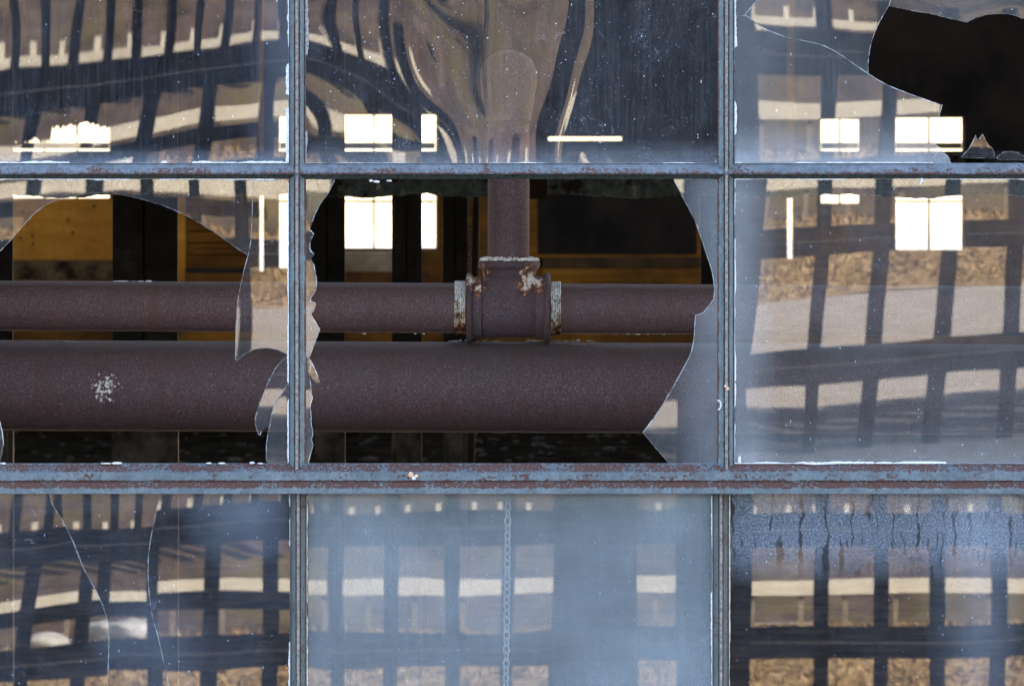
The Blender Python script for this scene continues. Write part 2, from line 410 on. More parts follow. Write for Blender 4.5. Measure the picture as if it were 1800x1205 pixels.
mt_tan = simple('tan_post', (0.20, 0.16, 0.11), (0.30, 0.24, 0.16), 3, 0.8, 0.1)  # tan, darker than the cream rail
def rail_fence(y, e0, e1, postpx, base, label, top=None, xr=(-12, 12), dark=None):
    r = empty('rail_fence', label=label, cat='fence')
    boxo('rail', xr[0], xr[1], y - 0.03, y + 0.03, EZ(e1, y), EZ(e0, y), mt_cream, r)
    n = int((xr[1] - xr[0]) / postpx); p0 = None
    for k in range(n):
        if p0 is None:
            p0 = boxo('post', -0.035, 0.035, -0.10, -0.032, base - 0.0, top if top else EZ(e1, y), mt_cream if top else mt_tan, r); o = p0
        else: o = p0.copy(); COL.objects.link(o); o.parent = r
        o.location = (xr[0] + k * postpx + random.uniform(-.03, .03), y, 0)
    return r
rail_fence(-64, 255, 281, 0.60, 1.88, 'low cream rail on short posts along the far side of the road')
rail_fence(-68, 134, 147, 0.415, 2.9, 'pale rail with short pickets standing above it at the foot of the wooded slope', top=EZ(116, -68), xr=(-13, 13))

pk = empty('picket_row', label='row of thin dark stakes standing behind the pale rail at the left', cat='fence')
for k in range(16):
    fx = -240 + k * 53; y = -66.5; q = S * (D - y) / D
    if k == 0: s0 = boxo('stake', -8 * q, 8 * q, -0.04, 0.04, EZ(178, y), EZ(-30, y), mt_fence, pk); o = s0
    else: o = s0.copy(); COL.objects.link(o); o.parent = pk
    o.location = ((fx - 900) * q, y, 0); o.rotation_euler.y = R(random.uniform(-1, 1)) * 0
# bare trees on the slope
mt_bark = simple('grey_brown_bark', (0.035, 0.028, 0.024), (0.11, 0.09, 0.075), 6, 0.9, 0.5, 0.01)
mt_twig = simple('dull_brown_twigs', (0.06, 0.045, 0.035), (0.14, 0.10, 0.07), 6, 0.9)
mt_ever = simple('yellow_green_leaves', (0.04, 0.06, 0.012), (0.14, 0.16, 0.03), 4, 0.8)
def tree_mesh(seed, leafy):
    r = random.Random(seed); bm = bmesh.new()
    def seg(a, b, ra, rb):
        d = (b - a).normalized(); u = d.orthogonal().normalized(); w = d.cross(u); A = []; B = []
        for k in range(6):
            t = k * math.pi / 3; q = u * math.cos(t) + w * math.sin(t); A.append(bm.verts.new(a + q * ra)); B.append(bm.verts.new(b + q * rb))
        for k in range(6): bm.faces.new((A[k], A[(k + 1) % 6], B[(k + 1) % 6], B[k]))
    H = r.uniform(5, 8); p = Vector((0, 0, -0.4)); rad = r.uniform(0.07, 0.16); pts = []
    for i in range(6):
        q = p + Vector((r.uniform(-.15, .15), r.uniform(-.15, .15), H / 6)); seg(p, q, rad * (1 - i / 8), rad * (1 - (i + 1) / 8)); pts.append(q); p = q
    for i in range(16):
        a = r.choice(pts[0:]); b = a + Vector((r.uniform(-1.4, 1.4), r.uniform(-1.4, 1.4), r.uniform(.4, 1.6))); seg(a, b, rad * .35, rad * .12)
        pts.append(b)
    trunk = bpy.data.meshes.new('trunk'); bm.to_mesh(trunk); bm.free(); trunk.materials.append(mt_bark)
    vs = []; fs = []
    for i in range(900 if leafy else 700):
        c = r.choice(pts) + Vector((r.gauss(0, .5), r.gauss(0, .5), r.gauss(0, .5)))
        if leafy and r.random() < .4: c.z = r.uniform(0.2, 2)
        s = r.uniform(.05, .14) if leafy else r.uniform(.15, .5)
        d = Vector((r.gauss(0, 1), r.gauss(0, 1), r.gauss(0, 1))).normalized() * s; w = d.orthogonal().normalized() * (s * .6 if leafy else .012)
        k = len(vs); vs += [c - d, c + w, c + d, c - w]; fs.append((k, k + 1, k + 2, k + 3))
    crown = bpy.data.meshes.new('crown'); crown.from_pydata([tuple(v) for v in vs], [], fs); crown.materials.append(mt_ever if leafy else mt_twig)
    return trunk, crown
kinds = [tree_mesh(1, False), tree_mesh(2, False), tree_mesh(3, False), tree_mesh(4, True)]
for i in range(64):
    x = random.uniform(-15, 15); y = random.uniform(-100, -69)
    k = 3 if (random.random() < (0.4 if x < -3 else 0.12)) else random.randrange(3)
    zt = TZ(y)
    t = empty('tree', label='leafy yellow-green shrub tree on the wooded slope' if k == 3 else 'bare brown tree on the wooded slope', cat='tree', group='leafy trees on the wooded slope' if k == 3 else 'bare trees on the wooded slope')
    t.location = (x, y, zt); t.rotation_euler.z = random.uniform(0, 6); s = random.uniform(.8, 1.3); t.scale = (s, s, s)
    link('trunk', kinds[k][0], t); link('crown', kinds[k][1], t)
# pale boulders by the rail on the left
mt_pale = simple('pale_limestone', (0.36, 0.35, 0.32), (0.55, 0.54, 0.52), 3, 0.8)
def boulder(x, y, z, sx, sy, sz, seed, lab):
    bm = bmesh.new(); bmesh.ops.create_icosphere(bm, subdivisions=3, radius=1)
    r = random.Random(seed); off = [Vector((r.uniform(-1, 1), r.uniform(-1, 1), r.uniform(-1, 1))) for _ in range(7)]
    for v in bm.verts:
        k = 1 + sum(0.12 * math.sin(3.1 * v.co.dot(o) + i) for i, o in enumerate(off))
        v.co = Vector((v.co.x * sx * k, v.co.y * sy * k, v.co.z * sz * k))
    o = bm_obj('boulder', bm, mt_pale); o.location = (x, y, z); tag(o, lab, 'boulder')
def at(fx, e, y): return ((fx - 900) * S * (D - y) / D, EZ(e, y))
for fx, e, y, w, h, lab in ((95, 335, -62.8, 50, 20, 'long pale boulder on the dry bank below the cream rail'), (215, 322, -62.8, 48, 20, 'rounded pale boulder on the dry bank beside a longer one'),
                       (205, 70, -73, 48, 34, 'big pale boulder up on the wooded slope'), (70, 75, -72, 14, 24, 'small upright pale stone on the wooded slope'), (640, 60, -72, 26, 50, 'tall pale stone among the trees on the slope')):
    x, z = at(fx, e, y); q = S * (D - y) / D
    boulder(x, y, z, w * q, 0.4, h * q, int(fx), lab)

# ------------------------------------------------------------------ the factory building: walls, floor, roof
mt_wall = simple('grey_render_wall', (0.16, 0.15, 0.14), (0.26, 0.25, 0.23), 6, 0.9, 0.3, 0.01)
mt_dark = simple('near_black_surface', (0.010, 0.006, 0.0035), (0.045, 0.026, 0.014), 2.5, 0.95, 0.3, 0.02)  # near-black; on upper wall and roof it stands for the unlit hall
mt_wood = M('amber_board_wall'); _a = mt_wood.noise(1.0, 6, 0.65, mt_wood.scaled((1.2, 1, 22)))
_s = mt_wood.ramp(mt_wood.noise(0.9, 6, 0.7), [(0.38, 0.0), (0.62, 0.85)])
mt_wood = mt_wood.pbr(mt_wood.mix(_s, mt_wood.ramp(_a, [(0.3, (0.30, 0.095, 0.008)), (0.7, (0.60, 0.225, 0.020))]), (0.06, 0.022, 0.006)), 0.8, mt_wood.bump(_a, 0.4, 0.01), 0.2)
mt_ply = M('orange_plywood'); _a = mt_ply.noise(1.0, 5, 0.6, mt_ply.scaled((2.2, 1, 9)), 1.0)
_c = mt_ply.ramp(_a, [(0.3, (0.72, 0.23, 0.018)), (0.7, (0.96, 0.40, 0.05))])
_c = mt_ply.mix(mt_ply.ramp(mt_ply.noise(1.6, 6, 0.7), [(0.45, 0.0), (0.7, 0.6)]), _c, (0.25, 0.075, 0.01))
mt_ply = mt_ply.pbr(_c, 0.75, None, 0.2)
mt_floor = simple('dirty_brown_floor', (0.008, 0.006, 0.004), (0.045, 0.032, 0.018), 5, 1.0, 0.6, 0.05, spec=0.0)
WX0, WX1, WZ0, WZ1 = P(-246, 0).x, P(2044, 0).x, P(0, 1410).z, P(0, -228).z
fac = empty('factory_building', label='tall grey factory building whose steel window fills the view', cat='building')
T0, T1 = 0.03, 0.20; BW = 45.0; BH = 16.6
boxo('front_wall', -BW, WX0, T0, T1, 0, BH, mt_wall, fac)
boxo('front_wall', WX1, BW, T0, T1, 0, BH, mt_wall, fac)
boxo('front_wall', WX0, WX1, T0, T1, 0, WZ0, mt_wall, fac)
boxo('front_wall', WX0, WX1, T0, T1, WZ1, BH, mt_wall, fac)
YB = 30.0
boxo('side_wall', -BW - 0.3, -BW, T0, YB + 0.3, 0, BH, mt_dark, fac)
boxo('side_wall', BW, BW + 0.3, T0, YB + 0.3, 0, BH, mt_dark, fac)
ZF = 2.86
boxo('hall_floor', -BW, BW, T1 + 0.01, YB, ZF - 0.2, ZF, mt_floor, fac)
boxo('bounce_slab', -30, 30, 1.5, 10.6, ZF, ZF + 0.01, simple('pale_bounce_surface', (0.42, 0.39, 0.34), (0.60, 0.55, 0.48), 3, 0.9, 0.2, 0.01), fac)  # unseen pale slab added to bounce sunlight around the hall
# roof with a long open gap, added to let daylight into the hall
SK0, SK1 = 15.2, 22.5
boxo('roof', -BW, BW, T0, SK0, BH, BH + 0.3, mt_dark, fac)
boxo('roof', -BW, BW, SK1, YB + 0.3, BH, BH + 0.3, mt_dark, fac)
boxo('sun_blocker', -BW, BW, YB + 0.26, YB + 17, 8.2, 8.4, mt_wall, fac)  # unseen slab added to keep the sun out of the back windows
# back wall, cut by window openings
kB = (D + YB) / D
def bx(px): return (px - 900) * S * kB
def bz(py): return HC - (py - HOR) * S * kB
OPEN = [(15, 195, 200, 352), (454, 463, 345, 477), (486, 516, 200, 475), (598, 770, 197, 440), (964, 1094, 240, 247), (1384, 1396, 345, 455), (1440, 1515, 205, 361), (1572, 1697, 202, 443), (-300, -120, 202, 443), (1900, 2080, 202, 443)]
xs = sorted(set([-1e9, 1e9] + [v for o in OPEN for v in o[:2]]))
bmw = bmesh.new(); bmd = bmesh.new()
def wallpiece(px0, px1, py0, py1):
    x0 = -BW if px0 < -1e8 else bx(px0); x1 = BW if px1 > 1e8 else bx(px1)
    z0 = 0 if py1 > 1e8 else bz(py1); z1 = BH if py0 < -1e8 else bz(py0)
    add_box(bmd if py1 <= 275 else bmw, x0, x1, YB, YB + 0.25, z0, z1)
for a, b in zip(xs[:-1], xs[1:]):
    mid = (a + b) / 2 if abs(a) < 1e8 and abs(b) < 1e8 else (b - 1 if abs(a) > 1e8 else a + 1)
    ops = [o for o in OPEN if o[0] < mid < o[1]]
    if ops:
        o = ops[0]; wallpiece(a, b, -1e9, o[2])
        if o[3] < 275: wallpiece(a, b, o[3], 275); wallpiece(a, b, 275.01, 1e9)
        else: wallpiece(a, b, o[3], 1e9)
    else:
        wallpiece(a, b, -1e9, 275); wallpiece(a, b, 275.01, 1e9)
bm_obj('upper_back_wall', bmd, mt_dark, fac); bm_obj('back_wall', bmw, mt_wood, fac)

# back windows: sash frames with dusty panes
mt_sash = simple('brown_sash_paint', (0.22, 0.14, 0.07), (0.40, 0.27, 0.14), 5, 0.7)  # tan-brown sash paint
def pane_far_mat():
    m = M('dusty_far_glass'); t = m.n('ShaderNodeBsdfTransparent'); tl = m.n('ShaderNodeBsdfTranslucent'); tl.inputs[0].default_value = (0.9, 0.88, 0.82, 1)
    x = m.n('ShaderNodeMixShader'); m.l(m.ramp(m.noise(3, 5, 0.6), [(0.3, 0.05), (0.7, 0.35)]), x.inputs[0]); m.l(t.outputs[0], x.inputs[1]); m.l(tl.outputs[0], x.inputs[2]); m.l(x.outputs[0], m.out.inputs[0]); return m.m
mt_fp = pane_far_mat()
wlab = ['far window with its lower half boarded in orange plywood, leftmost', 'thin slit of light behind the left hanging shard', 'narrow far window behind the left hanging shard', 'far window split by a dark column left of the pipe tee', 'thin level slit of light low right of the pipe cap', 'thin slit of light in the far wall behind the right pane',
        'small short far window with two lights', 'bright two-light far window, largest at right', 'far window beyond the left edge', 'far window beyond the right edge']
def xbar(r, px0, px1, py0, py1, y=YB + 0.06, t=0.06, nm='glazing_bar'):
    return boxo(nm, bx(px0), bx(px1), y, y + t, bz(py1), bz(py0), mt_sash, r)
for (a, b, c, d), lab in zip(OPEN, wlab):
    r = empty('far_window', label=lab, cat='window', group='windows in the far wall')
    if b - a < 20 or d - c < 12:
        boxo('pane', bx(a), bx(b), YB + 0.1, YB + 0.104, bz(d), bz(c), mt_fp, r); continue
    f = 4
    xbar(r, a, a + f, c, d, nm='jamb'); xbar(r, b - f, b, c, d, nm='jamb')
    xbar(r, a + f, b - f, c, c + 5, nm='head'); xbar(r, a + f, b - f, d - 4, d, nm='sill')
    ncol = 3 if b - a > 150 else (1 if b - a < 70 else 2)
    cols = [a + f + (b - a - 2 * f) * i / ncol for i in range(ncol + 1)]
    for cx in cols[1:-1]: xbar(r, cx - 1.6, cx + 1.6, c + 5, d - 4)
    rows = [c + 5, 256, 354, d - 4] if d > 400 else [c + 5, 256, d - 4]
    for q in rows[1:-1]:
        h = 5.5 if q == 256 else 1.8
        for i in range(ncol): xbar(r, cols[i] + 1.6, cols[i + 1] - 1.6, q - h, q + h)
    for i in range(ncol):
        for j in range(len(rows) - 1):
            boxo('pane', bx(cols[i]), bx(cols[i + 1]), YB + 0.085, YB + 0.089, bz(rows[j + 1]), bz(rows[j]), mt_fp, r)

def torn():
    r = random.Random(5); bm = bmesh.new(); y = YB - 0.12; n = 60; prev = None
    for i in range(n + 1):
        px = 8 + 194 * i / n
        low = 252 if px < 52 else (246 if px < 72 else (250 if px < 92 else 226 - 8 * math.sin((px - 92) / 98 * 3.1)))
        low += r.uniform(-5, 5)
        k = (D + y) / D; x = (px - 900) * S * k; zt = HC - (180 - HOR) * S * k; zb = HC - (low - HOR) * S * k
        row = [bm.verts.new((x, y, zt)), bm.verts.new((x, y, zb)), bm.verts.new((x, y + 0.03, zb)), bm.verts.new((x, y + 0.03, zt))]
        if prev:
            for q in range(4): bm.faces.new((prev[q], prev[(q + 1) % 4], row[(q + 1) % 4], row[q]))
        prev = row
    bmesh.ops.recalc_face_normals(bm, faces=bm.faces[:])
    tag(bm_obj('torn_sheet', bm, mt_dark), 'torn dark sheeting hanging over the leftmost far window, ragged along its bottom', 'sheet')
torn()
# plywood board and other boards standing before the far wall
def board(name, px0, px1, py0, py1, y, t, mat, label, cat):
    o = pxbox(name, px0, px1, py0, py1, y, t, mat, None, 0.004); tag(o, label, cat); return o
o = board('plywood_board', 20, 200, 350, 458, 28.6, 0.05, mt_ply, 'sheet of orange plywood with bolt holes nailed below the leftmost far window', 'board')
for (hx, hy) in ((36, 418), (57, 414), (58, 429), (128, 408), (165, 362), (40, 372), (120, 384)):
    c = P(hx, hy, 28.59); bmh = bmesh.new(); bmesh.ops.create_cone(bmh, cap_ends=True, segments=10, radius1=0.007, radius2=0.006, depth=0.02, matrix=Matrix.Translation(c) @ Matrix.Rotation(R(90), 4, 'X'))
    bm_obj('bolt', bmh, mt_dark, o)
board('debris_shelf', 20, 200, 459, 492, 28.2, 0.3, simple('rotten_brown_debris', (0.03, 0.012, 0.004), (0.24, 0.14, 0.05), 9, 0.95, 1.0, 0.05), 'dark rotten debris heaped on a ledge under the orange plywood', 'debris')
cl = empty('clapboard_panel', label='ribbed amber clapboard panel with an upright trim, behind the left broken pane', cat='panel')
pxbox('trim', 312, 325, 340, 497, 28.5, 0.06, mt_ply, cl)
bmc = None
for i in range(12):
    y0 = 344 + i * 10.4
    pxbox('plank', 326, 455, y0, y0 + 9.6, 28.7 + (0.0 if i % 2 else 0.01), 0.05, mt_wood, cl, 0.006)
pxbox('sill_board', 326, 452, 471, 480, 28.3, 0.3, mt_dark, cl)
board('window_ledge', 596, 700, 444, 478, 29.0, 0.5, simple('lit_tone_ledge_wood', (0.30, 0.17, 0.07), (0.6, 0.40, 0.22), 4, 0.7), 'wooden ledge in a painted lit tone beneath the far window beside the dark columns', 'ledge')  # lit look of the ledge is put into the wood colour
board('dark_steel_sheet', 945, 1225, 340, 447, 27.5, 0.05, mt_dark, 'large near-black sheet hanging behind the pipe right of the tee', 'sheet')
board('trim_board', 944, 955, 352, 500, 28.0, 0.05, mt_wood, 'thin upright amber trim board beside the large dark sheet', 'board')
board('lower_plank', 935, 1250, 452, 472, 28.0, 0.06, simple('dull_brown_plank', (0.07, 0.030, 0.008), (0.16, 0.075, 0.02), 5), 'dull brown plank under the large dark sheet', 'plank')

# columns
def dirt_col(name):
    m = M(name); z = m.xyz()[2]; a = m.noise(14, 6, 0.7)
    return m.pbr(m.ramp(a, [(0.35, (0.012, 0.011, 0.010)), (0.6, (0.03, 0.027, 0.024)), (0.85, (0.10, 0.085, 0.07))]), 0.95, m.bump(a, 0.6, 0.006), 0.3)
mt_col = dirt_col('grimy_column_paint'); 
mt_conc = simple('stained_pier_concrete', (0.025, 0.020, 0.016), (0.13, 0.115, 0.10), 22, 0.95, 0.5, 0.01)
YC = 3.0
def column(px0, px1, lab, y=YC, pier=True):
    r = empty('column', label=lab, cat='column', group='dark columns inside the hall')
    k = (D + y) / D; x0, x1 = (px0 - 900) * S * k, (px1 - 900) * S * k; w = x1 - x0
    zt = HC - (700 - HOR) * S * k
    bm = bmesh.new()     # channel column: web and two flanges
    add_box(bm, x0, x0 + w * 0.46, y, y + 0.012, zt, 14); add_box(bm, x0 + w * 0.50, x1, y, y + 0.012, zt, 14)
    add_box(bm, x0 + 0.002, x1 - 0.002, y + 0.014, y + 0.035, zt, 14)
    bm_obj('shaft', bm, mt_col, r)
    boxo('pier', x0 - w * 0.01, x1 + w * 0.01, y - 0.01, y + 0.03, ZF, zt - 0.002, mt_conc, r, 0.008)
column(-60, 22, 'dark column at the left edge behind the pipes')
column(198, 312, 'wide dark column behind the left broken pane')
column(546, 606, 'dark column just right of the left mullion')
column(689, 741, 'dark column between the two bright lights of a far window')
column(779, 822, 'dark column left of the pipe tee with a thin chain beside it')
column(1232, 1262, 'thin dark column by the right mullion')
# flaking overhead beam
def beam():
    m = M('flaking_beam_paint'); a = m.noise(60, 6, 0.7); b = m.noise(16, 5, 0.7)
    col = m.ramp(a, [(0.35, (0.05, 0.07, 0.07)), (0.6, (0.16, 0.21, 0.20)), (0.85, (0.40, 0.42, 0.38))])
    col = m.mix(m.ramp(b, [(0.52, 0.0), (0.58, 1.0)]), col, (0.035, 0.024, 0.016))
    col = m.mix(m.ramp(m.noise(11, 5, 0.7), [(0.66, 0.0), (0.68, 1.0)]), col, (0.55, 0.42, 0.33))
    mat = m.pbr(col, 0.9, m.bump(a, 1.0, 0.01), 0.3)
    y = 2.7; r = empty('overhead_beam', label='flaking dark teal beam running across the hall above the pipes', cat='beam')
    k = (D + y) / D; bm = bmesh.new(); n = 620; x0 = P(-700, 0, y).x; x1 = P(2500, 0, y).x; zt = HC - (274 - HOR) * S * k
    top = []; bot = []; zz = 0
    for i in range(n + 1):
        x = x0 + (x1 - x0) * i / n; zz = 0.7 * zz + random.uniform(-1.5, 1.5) ; zb = HC - (344 + zz + 3 * math.sin(i * .13) - HOR) * S * k
        top.append((bm.verts.new((x, y, zt)), bm.verts.new((x, y + 0.09, zt)))); bot.append((bm.verts.new((x, y, zb)), bm.verts.new((x, y + 0.09, zb))))
    for i in range(n):
        bm.faces.new((bot[i][0], bot[i+1][0], top[i+1][0], top[i][0])); bm.faces.new((bot[i][1], top[i][1], top[i+1][1], bot[i+1][1]))
        bm.faces.new((top[i][0], top[i+1][0], top[i+1][1], top[i][1])); bm.faces.new((bot[i][0], bot[i][1], bot[i+1][1], bot[i+1][0]))
    bm_obj('web', bm, mat, r)
    pxbox('flange', -700, 2500, 266, 273.5, y - 0.05, 0.19, mat, r)
    pxbox('bracket', 931, 962, 288, 350, y - 0.06, 0.05, mt_dark, r)
beam()
# pale crumbs of rubble on the hall floor
mt_rub = simple('pale_rubble', (0.03, 0.022, 0.014), (0.13, 0.10, 0.07), 30)
bmr = bmesh.new()
for i in range(170):
    y = random.uniform(25, 29.8); k = (D + y) / D; x = (random.uniform(-50, 1250) - 900) * S * k; s = random.choice([1, 1, 1, 2]) * random.uniform(.006, .02)
    bmesh.ops.create_icosphere(bmr, subdivisions=1, radius=s, matrix=Matrix.Translation((x, y, ZF + s * .4)) @ Matrix.Diagonal((1.6, 1, .6, 1)))
tag(bm_obj('rubble', bmr, mt_rub), 'pale crumbs of rubble scattered on the dirty hall floor', 'rubble', kind='stuff')

# chains
def link_mesh(L, W, wire):
    bm = bmesh.new(); seg = 20; ring = 6; rows = []
    for i in range(seg):
        t = 2 * math.pi * i / seg; c = Vector((math.cos(t) * W, 0, math.sin(t) * W + (L - W if math.sin(t) > 0 else -(L - W))))
        nrm = Vector((math.cos(t), 0, math.sin(t))); row = []
        for k in range(ring):
            a = 2 * math.pi * k / ring; row.append(bm.verts.new(c + nrm * wire * math.cos(a) + Vector((0, 1, 0)) * wire * math.sin(a)))
        rows.append(row)
    for i in range(seg):
        A, B = rows[i], rows[(i + 1) % seg]
        for k in range(ring): bm.faces.new((A[k], A[(k + 1) % ring], B[(k + 1) % ring], B[k]))
    bmesh.ops.recalc_face_normals(bm, faces=bm.faces[:])
    me = bpy.data.meshes.new('link'); bm.to_mesh(me); bm.free()
    for p in me.polygons: p.use_smooth = True
    return me
def chain(px, py0, py1, y, wpx, lpx, mat, label, lean=0):
    k = (D + y) / D * S; me = link_mesh(lpx * k * 0.62, wpx * k * 0.5 * 0.8, wpx * k * 0.13); me.materials.append(mat)
    r = empty('hanging_chain', label=label, cat='chain'); n = int((py1 - py0) / lpx)
    for i in range(n):
        o = bpy.data.objects.new('link', me); COL.objects.link(o); o.parent = r
        o.location = P(px + lean * i / n, py0 + (i + 0.5) * lpx, y); o.rotation_euler = (0, random.uniform(-.08, .08), R(28 if i % 2 else -50) + random.uniform(-.2, .2))
bm = bmesh.new(); lathe(bm, [(-0.6, 0.006), (1.2, 0.006)], P(836, 420, 2.9), 'z', 10, tilt=0.02)
tag(bm_obj('hanging_cable', bm, mt_dark), 'thin black cable hanging beside the dark chain inside the hall', 'cable')
mt_steelc = simple('dull_dark_chain_steel', (0.015, 0.012, 0.010), (0.05, 0.045, 0.04), 60, 0.6)
mt_galv = simple('galvanised_chain_steel', (0.45, 0.47, 0.5), (0.7, 0.72, 0.75), 120, 0.5)
chain(829, 346, 492, 2.85, 8, 7.5, mt_steelc, 'thin dark chain hanging beside a column inside the hall', -6)
chain(893, 872, 1230, 0.045, 13, 12.5, mt_galv, 'pale galvanised chain hanging behind the dusty bottom middle pane', -4)

# ------------------------------------------------------------------ pipes just inside the window
YP = 0.34; kP = (D + YP) / D; u = S * kP
TL = P(830, 486, YP - 0.05); TR = P(936, 498, YP - 0.05)
mt_pipe = pipe_mat('rusty_purple_brown_pipe', blots=[(P(180, 684, YP - 0.07), 0.0125, 0.030, 250, True), (P(184, 668, YP - 0.07), 0.007, 0.024, 260, True), (P(193, 625, YP - 0.07), 0.0062, 0.014, 200, False)], tone=0.64)
mt_pipe2 = pipe_mat('purple_brown_pipe', tone=0.95)
mt_tee = pipe_mat('cast_tee_metal', blots=[(P(838, 487, YP - .04), 0.0125, 0.024, 130, True), (P(934, 492, YP - .04), 0.0125, 0.026, 110, True), (P(836, 520, YP - .05), 0.0062, 0.014, 160, False), (P(944, 512, YP - .05), 0.005, 0.016, 160, False), (P(935, 478, YP - .04), 0.004, 0.012, 160, False)], tone=0.72, blue=0.045)
def big():
    c = P(560, 679, YP + 0.012); bm = bmesh.new(); prof = [((x - 560) * u, 79.5 * u) for x in (-1500, -500, 300, 900, 1500, 2400, 3200)]
    lathe(bm, prof, c, 'x', 96, tilt=-5.0 / 1250)
    o = bm_obj('large_pipe', bm, mt_pipe, None); autosmooth(o, 40)
    tag(o, 'thick purple-brown rusty steam pipe running level under the thinner one', 'pipe')
big()
pw = empty('pipework', label='thin rusty level pipe joined by a cast tee to a short upright pipe', cat='pipe')
def xpipe(px0, px1, r, py, name, mat):
    bm = bmesh.new(); c = P(px0, py(px0), YP); lathe(bm, [(0, r * u), ((px1 - px0) * u, r * u)], c, 'x', 72, tilt=-(py(px1) - py(px0)) / (px1 - px0))
    o = bm_obj(name, bm, mat, pw); autosmooth(o, 40); return o
cy = lambda px: 539 + (px - 400) * 5 / 900.0
xpipe(-1500, 822, 44, cy, 'pipe_run', mt_pipe2); xpipe(965, 3000, 44, cy, 'pipe_run', mt_pipe2)
# cast tee: run body with rolled bands, branch with collar
def tee():
    c = P(893.5, 541, YP); bm = bmesh.new(); p = []
    def band(x0, x1, r, e=2.5):
        p.extend([(x0, r - e), (x0 + e * .3, r - e * .4), (x0 + e, r), (x1 - e, r), (x1 - e * .3, r - e * .4), (x1, r - e)])
    band(-74, -62.5, 61.5, 4); p.append((-62, 54.5)); p.append((-47.5, 55.5)); p.append((-46.8, 51.5)); p.append((-45.5, 51.5)); p.append((-44.5, 52.5))
    p.append((0, 52)); p.append((44.5, 52.5)); p.append((45.5, 51.5)); p.append((46.8, 51.5)); p.append((47.5, 55.5)); p.append((62, 54.5)); band(62.5, 74, 61.5, 4)
    lathe(bm, [(a * u, r * u) for a, r in p], c, 'x', 80)
    body = bm_obj('tee_body', bm, mt_tee, pw); autosmooth(body, 50)
    c2 = P(895, 541, YP); bm = bmesh.new(); q = [(20, 47.5), (38, 47.5), (50, 47), (53, 45.5), (55, 46.5), (66, 47.5), (68, 49), (70, 52), (73, 54), (80, 54.5), (83, 53), (84.5, 50), (84.8, 38)]
    lathe(bm, [(a * u, r * u) for a, r in q], c2, 'z', 80); br = bm_obj('tee_branch', bm, mt_tee, pw); autosmooth(br, 50)
    # blended shoulders between run and branch
    bm = bmesh.new(); lathe(bm, [(0, 49 * u), (44 * u, 53 * u), (50 * u, 50.5 * u), (55 * u, 46.6 * u)], c2, 'z', 64); autosmooth(bm_obj('tee_shoulder', bm, mt_tee, pw), 60)
tee()
bm = bmesh.new(); cz = P(894, 458, YP)
vt = (458 - 214) * u
lathe(bm, [(0, 36.7 * u), (vt, 36.7 * u)], cz, 'z', 72, tilt=0.0); o = bm_obj('riser_pipe', bm, mt_pipe2, pw); autosmooth(o, 40)
bm = bmesh.new(); cc = P(894, 213.5, YP)
lathe(bm, [(0, 37 * u), (1 * u, 39.5 * u), (5 * u, 40 * u), (30 * u, 44 * u), (70 * u, 50 * u), (90 * u, 49 * u), (108 * u, 41 * u), (120 * u, 26 * u), (126 * u, 8 * u), (126.5 * u, 2 * u)], cc, 'z', 64)
o = bm_obj('riser_cap', bm, mt_pipe2, pw); autosmooth(o, 60)
# exposed threads caked with old white jointing paste
def thread_mat():
    m = M('paste_caked_thread'); X, Y, Z = m.xyz()
    a = m.noise(1.0, 5, 0.7, m.scaled((900, 160, 160))); b = m.noise(110, 5, 0.65)
    z = m.math('DIVIDE', m.math('SUBTRACT', Z, P(0, 560, YP).z), 60 * u)
    v = m.math('ADD', m.math('MULTIPLY', b, 0.9), m.math('ADD', m.math('MULTIPLY', z, 0.25), m.math('MULTIPLY', a, 0.3)))
    col = m.ramp(v, [(0.50, (0.05, 0.025, 0.02)), (0.56, (0.42, 0.17, 0.06)), (0.63, (0.60, 0.50, 0.38)), (0.72, (0.74, 0.73, 0.70))])
    rd = m.dist((0, YP, cy(893) * 0 + P(0, 541, YP).z), (0, 1, 1))
    low = m.math('LESS_THAN', m.math('ADD', rd, m.math('MULTIPLY', m.math('SUBTRACT', b, 0.45), 9 * u)), 45.6 * u)
    low = m.math('MULTIPLY', low, m.ramp(z, [(0.55, 1.0), (0.80, 0.0)]))
    col = m.mix(low, col, (0.035, 0.022, 0.018))  # groove shade painted in, fading out towards the top
    return m.pbr(col, 0.85, m.bump(b, 0.6, 0.001), 0.3)
mt_thr = thread_mat()
for (a, b) in ((799, 819), (968, 986)):
    bm = bmesh.new(); prof = []; n = 6; w = (b - a) / n
    for i in range(n):
        x0 = (i * w) * u; prof += [(x0, 43.6 * u), (x0 + w * .30 * u, 47.4 * u), (x0 + w * .62 * u, 47.4 * u), (x0 + w * .92 * u, 43.6 * u)]
    lathe(bm, prof, P(a, cy(a), YP), 'x', 90)
    for v in bm.verts:
        t = math.atan2(v.co.z - P(a, cy(a), YP).z, v.co.y - YP); k = 1 + 0.010 * math.sin(t * 5) + random.uniform(-.012, .012)
        v.co.z = P(a, cy(a), YP).z + (v.co.z - P(a, cy(a), YP).z) * k; v.co.y = YP + (v.co.y - YP) * k
        v.co.x += random.uniform(-.0006, .0006)
    bm_obj('pipe_thread', bm, mt_thr, pw)
